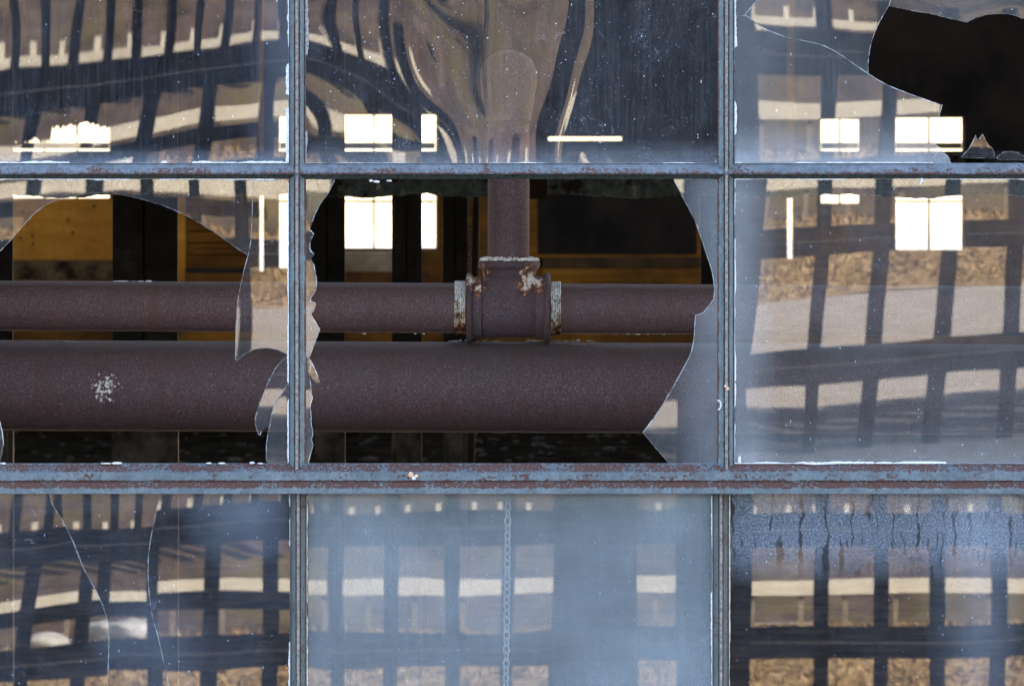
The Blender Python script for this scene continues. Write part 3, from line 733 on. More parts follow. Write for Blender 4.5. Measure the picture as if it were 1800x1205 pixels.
# ragged paste crust on the collar top
mt_crust = simple('old_white_orange_crust', (0.45, 0.20, 0.08), (0.85, 0.82, 0.76), 190, 0.9, 0.8, 0.001, lo=0.32, hi=0.52)
bm = bmesh.new(); c = P(895, 456.5, YP); n = 120; A = []; B = []; C = []
for k in range(n):
    t = 2 * math.pi * k / n
    h = random.uniform(0.5, 4.5) * u; rr = (52 + random.uniform(-1.5, 2.8)) * u
    A.append(bm.verts.new((c.x + rr * math.cos(t), c.y + rr * math.sin(t), c.z - 1.5 * u)))
    B.append(bm.verts.new((c.x + (rr - 2.5 * u) * math.cos(t), c.y + (rr - 2.5 * u) * math.sin(t), c.z + h)))
    C.append(bm.verts.new((c.x + 36.9 * u * math.cos(t), c.y + 36.9 * u * math.sin(t), c.z + random.uniform(1, 7) * u)))
for k in range(n):
    j = (k + 1) % n; bm.faces.new((A[k], A[j], B[j], B[k])); bm.faces.new((B[k], B[j], C[j], C[k]))
bm_obj('collar_crust', bm, mt_crust, pw)
# paint and paste crumbs on the pipes
def crumbs(name, pts, mat, parent, yb, seed=1):
    r = random.Random(seed); bm = bmesh.new()
    for (px, py, w, h) in pts:
        c = P(px, py, yb); m = 7; vs = []; vb = []
        for i in range(m):
            a = 2 * math.pi * i / m; k = r.uniform(.55, 1.1)
            vs.append(bm.verts.new(c + Vector((math.cos(a) * w * u * k, -0.0012 + r.uniform(-.0004, .0004), math.sin(a) * h * u * k)))); vb.append(bm.verts.new(c + Vector((math.cos(a) * w * u * k * .9, 0.003, math.sin(a) * h * u * k * .9))))
        bm.faces.new(vs); bm.faces.new(vb[::-1])
        for i in range(m): j = (i + 1) % m; bm.faces.new((vs[j], vs[i], vb[i], vb[j]))
    bmesh.ops.recalc_face_normals(bm, faces=bm.faces[:])
    return bm_obj(name, bm, mat, parent)
pts = []
for i in range(26): pts.append((random.uniform(196, 262), 494.5 + random.uniform(-.8, 1.8), random.uniform(2, 8), random.uniform(.8, 2)))
pts += [(236, 497, 11, 3.2), (250, 496.5, 9, 2.6), (215, 494, 14, 1.4)]
crumbs('paint_flake', pts, mt_putty, pw, YP - 0.003)
pts = [(x, 586.5 + random.uniform(-1, .7), random.uniform(2, 8), random.uniform(.6, 1.5)) for x in (1083, 1090, 1104, 1115, 1122, 1139, 1150, 1160, 1168, 1176, 1195, 640, 730, 745)]
crumbs('paint_flake', pts, mt_crust, pw, YP - 0.003)
# crumbs along the crown of the big pipe
pts = [(random.uniform(770, 1060), 599 + random.uniform(-1.3, .5), random.uniform(3, 9), random.uniform(.8, 2.2)) for _ in range(20)] + [(random.uniform(70, 140), 600 + random.uniform(-1, 3), random.uniform(2, 6), 1.2) for _ in range(14)]
o = crumbs('paint_flake', pts, simple('grey_scale_crumbs', (0.08, 0.08, 0.08), (0.3, 0.3, 0.3), 200), None, YP + 0.0)
o.parent = bpy.data.objects['large_pipe']

# ------------------------------------------------------------------ the steel window: bars
win = empty('steel_window', label='old teal and blue steel factory window with broken panes and rusty bars', cat='window')
def Xp(px): return (px - 900) * S
def Zp(py): return HC - (py - HOR) * S
YG = 0.0
def wobble(o, amp=0.00025):
    pass
def vbar(cx, hw, y0, y1, mat, yg=0.0, proj=0.011, rust=False):
    c = Xp(cx); h = hw * S; r = 3.0 * S
    prof = [(c - h, yg + 0.006), (c - h, yg - 0.0012), (c - h * 0.72, yg - 0.003), (c - r * 1.5, yg - proj * 0.72), (c - r * 1.2, yg - proj * 0.55), (c - r * .8, yg - proj), (c + r * .8, yg - proj),
            (c + r * 1.2, yg - proj * 0.55), (c + r * 1.5, yg - proj * 0.72), (c + h * 0.72, yg - 0.003), (c + h, yg - 0.0012), (c + h, yg + 0.006), (c + r, yg + 0.008), (c + r, yg + 0.03), (c - r, yg + 0.03), (c - r, yg + 0.008)]
    mi = [0] * 16; mi[5] = 1
    bm = bmesh.new(); prism(bm, prof, 'z', Zp(y1), Zp(y0), mi); bmesh.ops.recalc_face_normals(bm, faces=bm.faces[:])
    return bm_obj('mullion', bm, [mat, mt_ridge], win)
for cx in (522.5, 1276.5):
    hw = 14.5
    vbar(cx, hw, 309, 824, mt_vbar); vbar(cx, hw, -214, 303, mt_vbar)
for cx in (524.5, 1267): vbar(cx, 14.5, 866.5, 1396, mt_lowbar, 0.003, 0.010)
for cx in (-240, 2036): boxo('jamb', Xp(cx - 8), Xp(cx + 10), -0.012, 0.03, Zp(1400), Zp(-220), mt_vbar, win)
def hbar(segs):
    for a, b in segs:
        bm = bmesh.new()
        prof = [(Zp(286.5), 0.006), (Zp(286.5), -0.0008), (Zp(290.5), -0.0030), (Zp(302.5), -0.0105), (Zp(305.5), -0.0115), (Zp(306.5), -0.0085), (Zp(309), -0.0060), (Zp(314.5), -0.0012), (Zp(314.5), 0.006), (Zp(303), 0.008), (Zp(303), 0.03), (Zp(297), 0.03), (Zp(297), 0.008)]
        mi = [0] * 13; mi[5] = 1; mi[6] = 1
        prism(bm, prof, 'x', Xp(a), Xp(b), mi); bmesh.ops.recalc_face_normals(bm, faces=bm.faces[:])
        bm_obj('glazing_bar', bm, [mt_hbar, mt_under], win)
hbar([(-232, 519.5), (525.5, 1273.5), (1279.5, 2028)])
bm = bmesh.new()
prof = [(Zp(814), 0.006), (Zp(814), -0.0010), (Zp(817), -0.003), (Zp(828.5), -0.0150), (Zp(829.5), -0.0165), (Zp(843), -0.0165), (Zp(843.8), -0.0145), (Zp(846), -0.0145), (Zp(846.8), -0.0178), (Zp(865.5), -0.0178), (Zp(866.3), -0.016), (Zp(866.3), 0.008), (Zp(840), 0.03), (Zp(836), 0.03), (Zp(822), 0.01)]
prism(bm, prof, 'x', Xp(-232), Xp(2028)); bmesh.ops.recalc_face_normals(bm, faces=bm.faces[:])
bm_obj('transom_rail', bm, mt_rail, win)
for py in (-226, 1396): boxo('head_bar' if py < 0 else 'sill_bar', Xp(-232), Xp(2028), -0.012, 0.03, Zp(py + 12), Zp(py), mt_hbar, win)
# small knots where bars cross
for cx in (522.5, 1276.5):
    bm = bmesh.new(); bmesh.ops.create_uvsphere(bm, u_segments=16, v_segments=10, radius=1)
    for v in bm.verts: v.co = Vector((Xp(cx) + v.co.x * 6.5 * S, -0.006 + v.co.y * 0.0045, Zp(306) + v.co.z * 9 * S))
    bm_obj('bar_joint', bm, mt_vbar, win, True)

# ragged putty lines left along the glass
def ragged(px0, py0, px1, py1, w, side, y=-0.0015, amp=0.75, gap=0.2, seed=0, mat=None, step=3.0, yoff=None):
    """strip growing from the line (px0,py0)-(px1,py1) sideways (side: unit px vector)"""
    r = random.Random(seed); L = math.hypot(px1 - px0, py1 - py0); n = max(4, int(L / step)); bm = bmesh.new(); cur = 0.5; prev = None
    on = True
    for i in range(n + 1):
        t = i / n; cur = min(1.0, max(0.05, cur + r.uniform(-.28, .28)))
        if r.random() < 0.06: on = r.random() > gap
        ww = w * (1 - amp + amp * cur) if on else 0.3
        x = px0 + (px1 - px0) * t; yy = py0 + (py1 - py0) * t
        a = (Xp(x), Zp(yy)); b = (Xp(x + side[0] * ww), Zp(yy + side[1] * ww)); m_ = (Xp(x + side[0] * ww * .6), Zp(yy + side[1] * ww * .6))
        row = [bm.verts.new((a[0], y - 0.0016, a[1])), bm.verts.new((m_[0], y - 0.0014 - r.uniform(0, .0006), m_[1])), bm.verts.new((b[0], y + 0.0008, b[1])), bm.verts.new((a[0], y + 0.002, a[1]))]
        if prev:
            for k in range(4): bm.faces.new((prev[k], prev[(k + 1) % 4], row[(k + 1) % 4], row[k]))
        prev = row
    bmesh.ops.recalc_face_normals(bm, faces=bm.faces[:])
    return bm_obj('putty', bm, mat or mt_putty, win)
ragged(508.2, -60, 508.2, 285, 6, (-1, 0), seed=1, gap=0.1)
ragged(537, 0, 537, 286, 6, (1, 0), seed=2, gap=0.6, mat=simple('grey_glazing_putty', (0.16, 0.17, 0.19), (0.4, 0.42, 0.46), 300, 0.9))
ragged(1291, 0, 1291, 286, 5, (1, 0), seed=3, gap=0.3, amp=.5)
ragged(508, 322, 508, 812, 3.2, (-1, 0), seed=4, gap=0.35)
ragged(1291, 316, 1291, 812, 3.0, (1, 0), seed=5, gap=0.3)
ragged(0, 286.8, 508, 286.8, 4, (0, -1), seed=6, gap=0.3)
ragged(537, 286.8, 1262, 286.8, 2.2, (0, -1), seed=7, gap=0.5)
ragged(1291, 286.8, 1640, 286.8, 2.2, (0, -1), seed=8, gap=0.5)
ragged(0, 314.3, 508, 314.3, 4.5, (0, 1), seed=9, gap=0.15)
ragged(1291, 314.3, 1800, 314.3, 3, (0, 1), seed=10, gap=0.45)
ragged(1291, 814.3, 1800, 814.3, 4, (0, -1), seed=11, gap=0.5)
ragged(510, 870, 510, 1205, 3.6, (-1, 0), seed=12, gap=0.15, y=0.0015)
ragged(539, 870, 539, 1205, 3, (1, 0), seed=13, gap=0.2, y=0.0015, mat=simple('cream_glazing_putty', (0.4, 0.37, 0.3), (0.72, 0.68, 0.58), 300, 0.9))
ragged(1252, 870, 1252, 1205, 2.6, (-1, 0), seed=14, gap=0.3, y=0.0015)
ragged(1281.5, 870, 1281.5, 1205, 2.6, (1, 0), seed=15, gap=0.1, y=0.0015, mat=simple('tan_glazing_putty', (0.4, 0.25, 0.15), (0.75, 0.68, 0.58), 120, 0.9))
# chips of paint and putty on the rail and bars
def chip(pts, mat, y=-0.017, seed=3):
    o = crumbs('paint_chip', pts, mat, win, y, seed); return o
chip([(205, 813, 14, 2.2), (186, 814, 10, 1.2), (367, 813.5, 5, 1.5), (390, 813.5, 7, 1.6), (443, 813, 5, 2.2), (458, 814, 6, 1.4), (5, 814, 7, 2)], mt_putty, -0.004)
mt_or = simple('orange_white_scab', (0.55, 0.2, 0.08), (0.8, 0.6, 0.45), 200, 0.9)
chip([(722, 833, 7, 5), (732, 836, 4, 3)], mt_or, -0.0175); chip([(727, 839, 5, 3.5)], mt_putty, -0.0185)
chip([(1279, 682, 4, 3.5), (1275, 678, 2, 3)], mt_or, -0.010); chip([(652, 317, 5, 2.2), (662, 319, 6, 2.4), (684, 317.5, 5, 1.8)], mt_putty, -0.004)
chip([(1620, 316, 4, 4), (1618, 321, 2, 3), (1553, 813, 16, 2), (1300, 806, 3, 8), (1440, 815, 30, 1.3)], mt_putty, -0.003)
# little hooked glazing clip
bm = bmesh.new(); prev = None
for i in range(13):
    t = -1.9 + 3.6 * i / 12; c = P(1262 + 5 * math.cos(t), 711 + 8 * math.sin(t), 0) + Vector((0, -0.0085, 0)); row = []
    for k in range(6):
        a = k * math.pi / 3; row.append(bm.verts.new(c + Vector((math.cos(t) * math.cos(a), -math.sin(a), -math.sin(t) * math.cos(a))) * 0.0008))
    if prev:
        for k in range(6): bm.faces.new((prev[k], prev[(k + 1) % 6], row[(k + 1) % 6], row[k]))
    prev = row
bm_obj('glazing_clip', bm, mt_putty, win, True)

# ------------------------------------------------------------------ glass: real, slightly bent sheets
K = 2 * LF / FQ / S          # g = K*h: mirrored place = own place + grad g (pixels)
class Warp:
    """height of one sheet of glass, solved so its slopes send sight lines to known places outside"""
    def __init__(s, rect, vs, hs, nx=6, ny=4, reg=0.02, noise=1.0, seed=0, off=(0, 0), stiff=40.0):
        s.cx = (rect[0] + rect[2]) / 2; s.cy = (rect[1] + rect[3]) / 2; s.sc = 375.0
        gx = np.linspace(rect[0] - 30, rect[2] + 30, nx); gy = np.linspace(rect[1] - 30, rect[3] + 30, ny)
        s.c = np.array([(a, b) for a in gx for b in gy]); s.sg = 1.15 * max((gx[1] - gx[0]), (gy[1] - gy[0]))
        rows = []; rhs = []
        for fx, pts in vs:
            for x, y in pts:
                gxr, _ = s.basis(x, y); rows.append(gxr); rhs.append(fx - x)
        for e, pts in hs:
            for x, y in pts:
                _, gyr = s.basis(x, y); rows.append(gyr); rhs.append(e + HOR - y)
        A = np.array(rows); b = np.array(rhs, float); n = A.shape[1]
        # glass resists bending: penalise curvature over the whole sheet
        Q = []; q = 12.0
        for x in np.linspace(rect[0], rect[2], 2 * nx + 1):
            for y in np.linspace(rect[1], rect[3], 2 * ny + 1):
                a0, b0 = s.basis(x, y); a1, b1 = s.basis(x + q, y); a2, b2 = s.basis(x, y + q)
                Q += [(a1 - a0) * stiff / q, (b1 - b0) * stiff / q, (b2 - b0) * stiff / q]
        Q = np.array(Q) * math.sqrt(len(b) / len(Q))
        s.w = np.linalg.solve(A.T @ A + Q.T @ Q + 1e-5 * np.eye(n), A.T @ b)
        res = A @ s.w - b; print('warp rms px', round(float(np.sqrt((res ** 2).mean())), 1), 'n', len(b))
        r = np.random.default_rng(seed); s.nz = []
        for i in range(14):
            lam = r.uniform(60, 260); th = r.uniform(0, math.pi) if i % 2 else r.normal(0, 0.25)
            s.nz.append((2 * math.pi / lam * math.cos(th), 2 * math.pi / lam * math.sin(th), r.uniform(0, 6.3), noise * r.uniform(.3, 1) * 1.1 * lam / (2 * math.pi)))
        s.off = off
    def basis(s, x, y):
        U = (x - s.cx) / s.sc; V = (y - s.cy) / s.sc; k = 100.0; i = k / s.sc * s.sc
        # g terms scaled so gradients are O(100 px)
        gx = [1, 0, 2*U, V, 0, 3*U*U, 2*U*V, V*V, 0]; gy = [0, 1, 0, U, 2*V, 0, U*U, 2*U*V, 3*V*V]
        dx = (x - s.c[:, 0]) / s.sg; dy = (y - s.c[:, 1]) / s.sg; g = np.exp(-(dx*dx + dy*dy) / 2)
        return np.concatenate([np.array(gx) * k, -dx * g * k]), np.concatenate([np.array(gy) * k, -dy * g * k])
    def ev(s, x, y):
        """vectorised: height and slopes in metres"""
        U = (x - s.cx) / s.sc; V = (y - s.cy) / s.sc; k = 100.0; q = s.sc * k; w = s.w
        g = q * (w[0]*U + w[1]*V + w[2]*U*U + w[3]*U*V + w[4]*V*V + w[5]*U**3 + w[6]*U*U*V + w[7]*U*V*V + w[8]*V**3)
        gx = k * (w[0] + 2*w[2]*U + w[3]*V + 3*w[5]*U*U + 2*w[6]*U*V + w[7]*V*V); gy = k * (w[1] + w[3]*U + 2*w[4]*V + w[6]*U*U + 2*w[7]*U*V + 3*w[8]*V*V)
        for (a, b), ww in zip(s.c, w[9:]):
            dx = (x - a) / s.sg; dy = (y - b) / s.sg; e = np.exp(-(dx*dx + dy*dy) / 2) * ww * k
            g = g + e * s.sg; gx = gx - dx * e; gy = gy - dy * e
        for kx, ky, ph, am in s.nz:
            t = kx * x + ky * y + ph; g = g + am * np.sin(t); gx = gx + am * kx * np.cos(t); gy = gy + am * ky * np.cos(t)
        g = g + s.off[0] * x + s.off[1] * y; gx = gx + s.off[0]; gy = gy + s.off[1]
        return g / K, gx / K / S, -gy / K / S      # h, dh/dx, dh/dz

def dens(poly, step=7.0, jag=0.0, r=None, skip=()):
    out = []; n = len(poly)
    for i in range(n):
        a = poly[i]; b = poly[(i + 1) % n]; L = math.hypot(b[0] - a[0], b[1] - a[1]); m = max(1, int(L / step))
        for j in range(m):
            t = j / m; x = a[0] + (b[0] - a[0]) * t; y = a[1] + (b[1] - a[1]) * t
            out.append((x, y))
    return out
def curve(pts, n=5):
    """Catmull-Rom through open points"""
    out = []
    for i in range(len(pts) - 1):
        p0 = pts[max(0, i - 1)]; p1 = pts[i]; p2 = pts[i + 1]; p3 = pts[min(len(pts) - 1, i + 2)]
        for j in range(n):
            t = j / n
            out.append(tuple(0.5 * (2*p1[k] + (p2[k]-p0[k])*t + (2*p0[k]-5*p1[k]+4*p2[k]-p3[k])*t*t + (-p0[k]+3*p1[k]-3*p2[k]+p3[k])*t**3) for k in (0, 1)))
    out.append(pts[-1]); return out

def sheet_mesh(name, poly, warp, mat, parent, y0=0.0, thick=0.003, grid=9.0, rim=1.2):
    b = dens(poly, 7.0); xs_ = [p[0] for p in b]; ys_ = [p[1] for p in b]
    pts = [Vector(p) for p in b]; nb = len(pts)
    ex = np.array(b)
    gx = np.arange(min(xs_) + grid / 2, max(xs_), grid); gy = np.arange(min(ys_) + grid / 2, max(ys_), grid)
    def inside(x, y):
        c = False; j = len(poly) - 1
        for i in range(len(poly)):
            xi, yi = poly[i]; xj, yj = poly[j]
            if (yi > y) != (yj > y) and x < (xj - xi) * (y - yi) / (yj - yi) + xi: c = not c
            j = i
        return c
    for x in gx:
        for y in gy:
            if inside(x, y) and np.min((ex[:, 0] - x) ** 2 + (ex[:, 1] - y) ** 2) > (grid * .45) ** 2: pts.append(Vector((x, y)))
    vco, _, fcs, _, _, _ = delaunay_2d_cdt(pts, [(i, (i + 1) % nb) for i in range(nb)], [], 1, 1e-4)
    V = np.array([(v.x, v.y) for v in vco]); h, hx, hz = warp.ev(V[:, 0], V[:, 1]); h = h - warp.h0
    n = len(V); X = (V[:, 0] - 900) * S; Z = HC - (V[:, 1] - HOR) * S
    F = [(X[i], y0 + h[i], Z[i]) for i in range(n)]; Bk = [(X[i], y0 + h[i] + thick, Z[i]) for i in range(n)]
    N = np.stack([hx, -np.ones(n), hz], 1); N /= np.linalg.norm(N, axis=1)[:, None]
    faces = []; lnorm = []; mi = []
    for f in fcs:
        a, bb, c = f[0], f[1], f[2]
        # orient front face towards -y
        ar = (X[bb]-X[a])*(Z[c]-Z[a]) - (Z[bb]-Z[a])*(X[c]-X[a])
        f = list(f) if ar > 0 else list(f)[::-1]
        faces.append(f); lnorm += [tuple(N[i]) for i in f]; mi.append(0)
        g = [i + n for i in f[::-1]]; faces.append(g); lnorm += [tuple(-N[i - n]) for i in g]; mi.append(0)
    # rim
    edges = {}
    for f in fcs:
        m = len(f)
        for i in range(m):
            k = (min(f[i], f[(i+1) % m]), max(f[i], f[(i+1) % m])); edges[k] = edges.get(k, 0) + 1
    ctr = None
    edir = {}
    for f in faces[::2]:
        m = len(f)
        for i in range(m): edir[(f[i], f[(i + 1) % m])] = 1
    out = {}
    for (a, bb), c in edges.items():
        if c == 1:
            p_, q_ = (a, bb) if (a, bb) in edir else (bb, a)
            ex_, ez_ = X[q_] - X[p_], Z[q_] - Z[p_]; L_ = math.hypot(ex_, ez_) or 1
            for k_ in (p_, q_):
                o_ = out.setdefault(k_, [0, 0]); o_[0] += ez_ / L_; o_[1] -= ex_ / L_
    Rm = []; ri = {}
    rr_ = random.Random(len(poly))
    for k_, (ox, oz) in out.items():
        L_ = math.hypot(ox, oz) or 1; w_ = rim * S * rr_.uniform(0.5, 1.3)
        ri[k_] = 2 * n + len(Rm); Rm.append((X[k_] + ox / L_ * w_, y0 + h[k_] + thick, Z[k_] + oz / L_ * w_))
    for (a, bb), c in edges.items():
        if c == 1:
            if (a, bb) in edir: a, bb = bb, a      # rim runs opposite to the front face's edge
            q = [a, bb, ri[bb], ri[a]]; faces.append(q)
            e1 = Vector((X[bb]-X[a], 0, Z[bb]-Z[a])); nn = e1.cross(Vector((0, 1, 0))); nn.normalize(); nn = (nn + Vector((0, -0.4, 0))).normalized(); lnorm += [tuple(nn)] * 4; mi.append(1)
    me = bpy.data.meshes.new(name); me.from_pydata(F + Bk + Rm, [], faces); me.validate(); me.update()
    for p, k in zip(me.polygons, mi): p.use_smooth = True; p.material_index = k
    if len(me.loops) == len(lnorm): me.normals_split_custom_set(lnorm)
    else: print('loop mismatch', name)
    return link(name, me, parent, [mat, mt_edge])

def setup(w, x, y):
    h, _, _ = w.ev(np.array([float(x)]), np.array([float(y)])); w.h0 = float(h[0]); return w
def rect(x0, y0, x1, y1): return [(x0, y0), (x1, y0), (x1, y1), (x0, y1)]

# ---- right middle
rm_v = [(1318, [(1351, 322), (1340, 452), (1331, 545), (1319, 624), (1312, 708), (1322, 800)]), (1443, [(1444, 336), (1442, 476), (1433, 569), (1428, 662), (1421, 778)]),
        (1547, [(1551, 336), (1548, 476), (1537, 569), (1530, 685), (1516, 778)]), (1651, [(1674, 336), (1667, 476), (1660, 569), (1651, 685), (1637, 773)]), (1755, [(1790, 336), (1786, 476), (1779, 569), (1772, 685), (1765, 769)])]
rm_h = [(371, [(1388, 430), (1491, 420), (1607, 415), (1728, 411)]), (596, [(1356, 650), (1472, 639), (1598, 629), (1719, 618)]), (676, [(1379, 741), (1482, 731), (1593, 722), (1705, 713)]), (481, [(1379, 534), (1491, 520), (1612, 511), (1728, 504)]), (268, [(1360, 330), (1600, 320), (1750, 315)])]
W_rm = setup(Warp((1291, 315, 1800, 814), rm_v, rm_h, 6, 6, 0.004, 0.9, 1), 1560, 560)
# ---- right bottom
rb_v = [(1318, [(1323, 934), (1318, 1102), (1316, 1180)]), (1443, [(1443, 900), (1443, 1002), (1443, 1170)]), (1547, [(1546, 1002), (1547, 1170)]), (1651, [(1648, 1002), (1645, 1186)]), (1755, [(1754, 1002), (1751, 1170)])]
rb_h = [(172, [(1340, 934), (1495, 929), (1596, 931), (1711, 929), (1790, 934)]), (268, [(1374, 1022), (1495, 1020), (1596, 1018), (1700, 1017)]), (371, [(1374, 1129), (1495, 1128), (1596, 1127), (1700, 1126), (1778, 1123)])]
W_rb = setup(Warp((1283, 868, 1800, 1205), rb_v, rb_h, 6, 4, 0.01, 0.8, 2), 1560, 1060)
# ---- middle bottom
cb_v = [(585, [(589, 950), (589, 1080), (592, 1190)]), (689, [(692, 950), (692, 1080), (690, 1190)]), (793, [(794, 950), (793, 1080), (790, 1190)]), (897, [(897, 950), (897, 1080), (896, 1190)]), (979, [(979, 1000), (974, 1060), (958, 1105), (952, 1190)]),
        (1121, [(1128, 1010), (1117, 1080), (1120, 1190)]), (1188, [(1186, 1010), (1188, 1100), (1190, 1190)])]
cb_h = [(172, [(560, 933), (650, 931), (760, 929), (860, 926), (1000, 930)]), (268, [(600, 1018), (750, 1016), (944, 1013), (1156, 1017)]), (371, [(600, 1143), (750, 1142), (944, 1138), (1156, 1136)])]
W_cb = setup(Warp((541, 868, 1252, 1205), cb_v, cb_h, 7, 4, 0.008, 1.0, 3), 900, 1060)
# ---- left bottom, three pieces
l1 = Warp((0, 868, 190, 1205), [(65, [(75, 903), (63, 1007), (44, 1093), (40, 1144), (36, 1196)]), (169, [(154, 1024), (145, 1093), (138, 1196)])],
          [(172, [(31, 965), (103, 955)]), (268, [(21, 1058), (103, 1048)]), (295, [(21, 1082), (103, 1074), (165, 1065)]), (371, [(21, 1169), (86, 1164), (165, 1160)])], 4, 4, 0.02, 0.8, 4)
l2 = Warp((90, 868, 280, 1205), [(169, [(191, 903), (188, 989), (184, 1024)]), (273, [(268, 950), (270, 1080)])],
          [(172, [(207, 957), (248, 956)]), (268, [(227, 1041)]), (295, [(227, 1065)]), (371, [(227, 1149)])], 3, 4, 0.02, 0.8, 5)
l3 = Warp((262, 868, 510, 1205), [(273, [(263, 1024), (270, 1150)]), (377, [(374, 989), (372, 1093), (365, 1196)]), (481, [(477, 989), (479, 1058), (477, 1196)])],
          [(172, [(310, 926), (430, 912)]), (268, [(317, 1024), (427, 1020)]), (295, [(317, 1053), (427, 1050)]), (371, [(317, 1152), (427, 1145)])], 4, 4, 0.02, 0.8, 6)
for w in (l1, l2, l3): setup(w, 250, 1030)
# ---- right upper
ru_v = [(1318, [(1331, 125), (1332, 170), (1334, 230)]), (1443, [(1459, 140), (1456, 218)]), (1547, [(1562, 171), (1559, 233)]), (1651, [(1668, 180)])]
ru_h = [(172, [(1364, 93), (1504, 103)]), (268, [(1389, 204), (1476, 205), (1539, 199), (1613, 193)]), (141, [(1333, 58)]), (100, [(1400, 15)])]
W_ru = setup(Warp((1291, 0, 1800, 288), ru_v, ru_h, 4, 3, 0.03, 0.9, 7), 1540, 150)
W_ru2 = setup(Warp((1291, 0, 1800, 288), ru_v, ru_h, 4, 3, 0.03, 0.9, 7, off=(6, 9)), 1540, 150)
# ---- left upper
lu_v = [(65, [(57, 226), (49, 262)]), (169, [(158, 181), (157, 226), (150, 262)]), (273, [(261, 181), (258, 226), (252, 262)]), (377, [(368, 174), (362, 226), (355, 272)]), (481, [(467, 160), (465, 226), (464, 270)])]
lu_h = [(172, [(0, 171), (105, 157), (244, 136), (349, 124), (488, 108)]), (268, [(87, 276), (209, 240), (314, 216), (418, 204), (498, 197)]), (141, [(150, 118), (244, 105), (453, 71)]), (60, [(0, 5), (200, 0), (450, -8)])]
W_lu = setup(Warp((0, 0, 508, 288), lu_v, lu_h, 6, 4, 0.006, 1.6, 8), 250, 140)
# ---- middle upper: strongly dished sheet
cu_v = [(979, [(1003, 0), (988, 80), (975, 147), (950, 210), (935, 256)]), (1121, [(1028, 0), (1015, 93), (999, 160), (975, 235)]), (1188, [(1041, 0), (1043, 48), (1025, 107), (1007, 187), (988, 232)]), (1285, [(1255, 10), (1255, 75), (1255, 140), (1255, 200), (1250, 270)]), (1245, [(1140, 10), (1140, 80), (1130, 140), (1120, 200), (1120, 270)]),
        (897, [(942, 0), (938, 107), (922, 165), (907, 213), (896, 272)]), (793, [(864, 0), (866, 60), (867, 107), (866, 175), (864, 240), (858, 277)]), (689, [(752, 72), (800, 115), (827, 187), (835, 267)]), (640, [(752, 115), (800, 175), (822, 250)]), (585, [(747, 181), (800, 227), (814, 280)]), (738, [(760, 20), (820, 40), (845, 200)])]
cu_h = [(172, [(541, 101), (600, 123), (633, 139), (667, 157), (715, 189), (733, 213)]), (203, [(541, 127), (608, 157), (650, 181), (683, 203)]), (141, [(618, 98), (667, 120), (720, 157), (747, 192)]), (268, [(544, 195), (573, 224), (700, 280)]), (141, [(541, 76), (580, 86)]), (112, [(690, 85), (720, 115), (750, 150), (775, 200)]), (90, [(700, 40), (760, 90)]), (60, [(560, 10), (700, 0)]), (20, [(780, 0), (860, 0), (950, 0), (1020, 0)]), (55, [(850, 120), (900, 120), (960, 120), (1010, 120)]), (95, [(830, 230), (870, 230), (920, 230), (970, 230)]), (112, [(830, 275), (860, 275), (900, 275), (940, 275)]), (110, [(1010, 200), (990, 250)]), (100, [(1100, 20), (1200, 20)]), (180, [(1100, 150), (1200, 150)]), (250, [(1100, 270), (1200, 270)])]
W_cu = setup(Warp((537, 0, 1262, 288), cu_v, cu_h, 14, 6, 0, 0.6, 9, stiff=10.0), 900, 140)
# ---- left middle & middle strips
lm_v = [(65, [(61, 328)]), (169, [(165, 328)]), (273, [(262, 328)]), (377, [(343, 328), (343, 370)]), (481, [(422, 328), (425, 405), (430, 560)]), (574, [(510, 700)])]
lm_h = [(268, [(35, 338), (185, 326), (296, 331), (440, 335)]), (481, [(460, 541)]), (596, [(480, 657)]), (676, [(470, 735)]), (371, [(440, 450)])]
W_lm = setup(Warp((0, 315, 508, 814), lm_v, lm_h, 5, 5, 0.01, 1.4, 10), 300, 560)
W_cl = setup(Warp((537, 315, 600, 814), [(540, [(550, 580)])], [(520, [(550, 580)]), (268, [(550, 330)])], 3, 4, 0.05, 2.0, 11), 550, 560)
W_cr = setup(Warp((1130, 315, 1262, 814), [(1188, [(1190, 700), (1190, 780), (1200, 400)])], [(622, [(1170, 697)]), (676, [(1170, 786)]), (268, [(1230, 330)])], 3, 4, 0.05, 0.8, 12), 1200, 560)

G_clear = glass_mat('grimy_window_glass', 0.008, 0.03, 0.03, 1.0, edge=[(Zp(290), 0.035, 0.22)])
G_lu = glass_mat('streaked_window_glass', 0.005, 0.022, 0.05, 1.6, dust=(0.5, 0.6, 0.78), edge=[(Zp(288), 0.022, 0.22)], film=[(Xp(505), 0.05, 0.12)])
G_cu = glass_mat('dusty_speckled_glass', 0.010, 0.032, 0.045, 2.6, grits=0.11, dust=(0.54, 0.61, 0.74), edge=[(Zp(288), 0.03, 0.20)])
G_ru = glass_mat('hazy_cracked_glass', 0.04, 0.06, 0.05, 1.3, edge=[(Zp(288), 0.05, 0.35)], film=[(Xp(1291), 0.12, 0.10)])
G_rm = glass_mat('hazy_window_glass', 0.030, 0.035, 0.03, 1.4, grits=0.025, edge=[(Zp(816), 0.06, 0.15)], film=[(Xp(1288), 0.05, 0.28)])
G_sh = glass_mat('broken_window_glass', 0.012, 0.03, 0.03, 0.8)
G_cr = glass_mat('dull_window_glass', 0.025, 0.04, 0.03, 1.0, film=[(Xp(1262), 0.05, 0.2)])
G_lb = glass_mat('cracked_pane_glass', 0.014, 0.045, 0.02, 1.6, grits=0.03, dust=(0.44, 0.56, 0.76), patch=[((Xp(430), 0, Zp(900)), 0.07, 0.16), ((Xp(260), 0, Zp(1120)), 0.07, 0.10)], edge=[(Zp(868), 0.03, 0.14)])
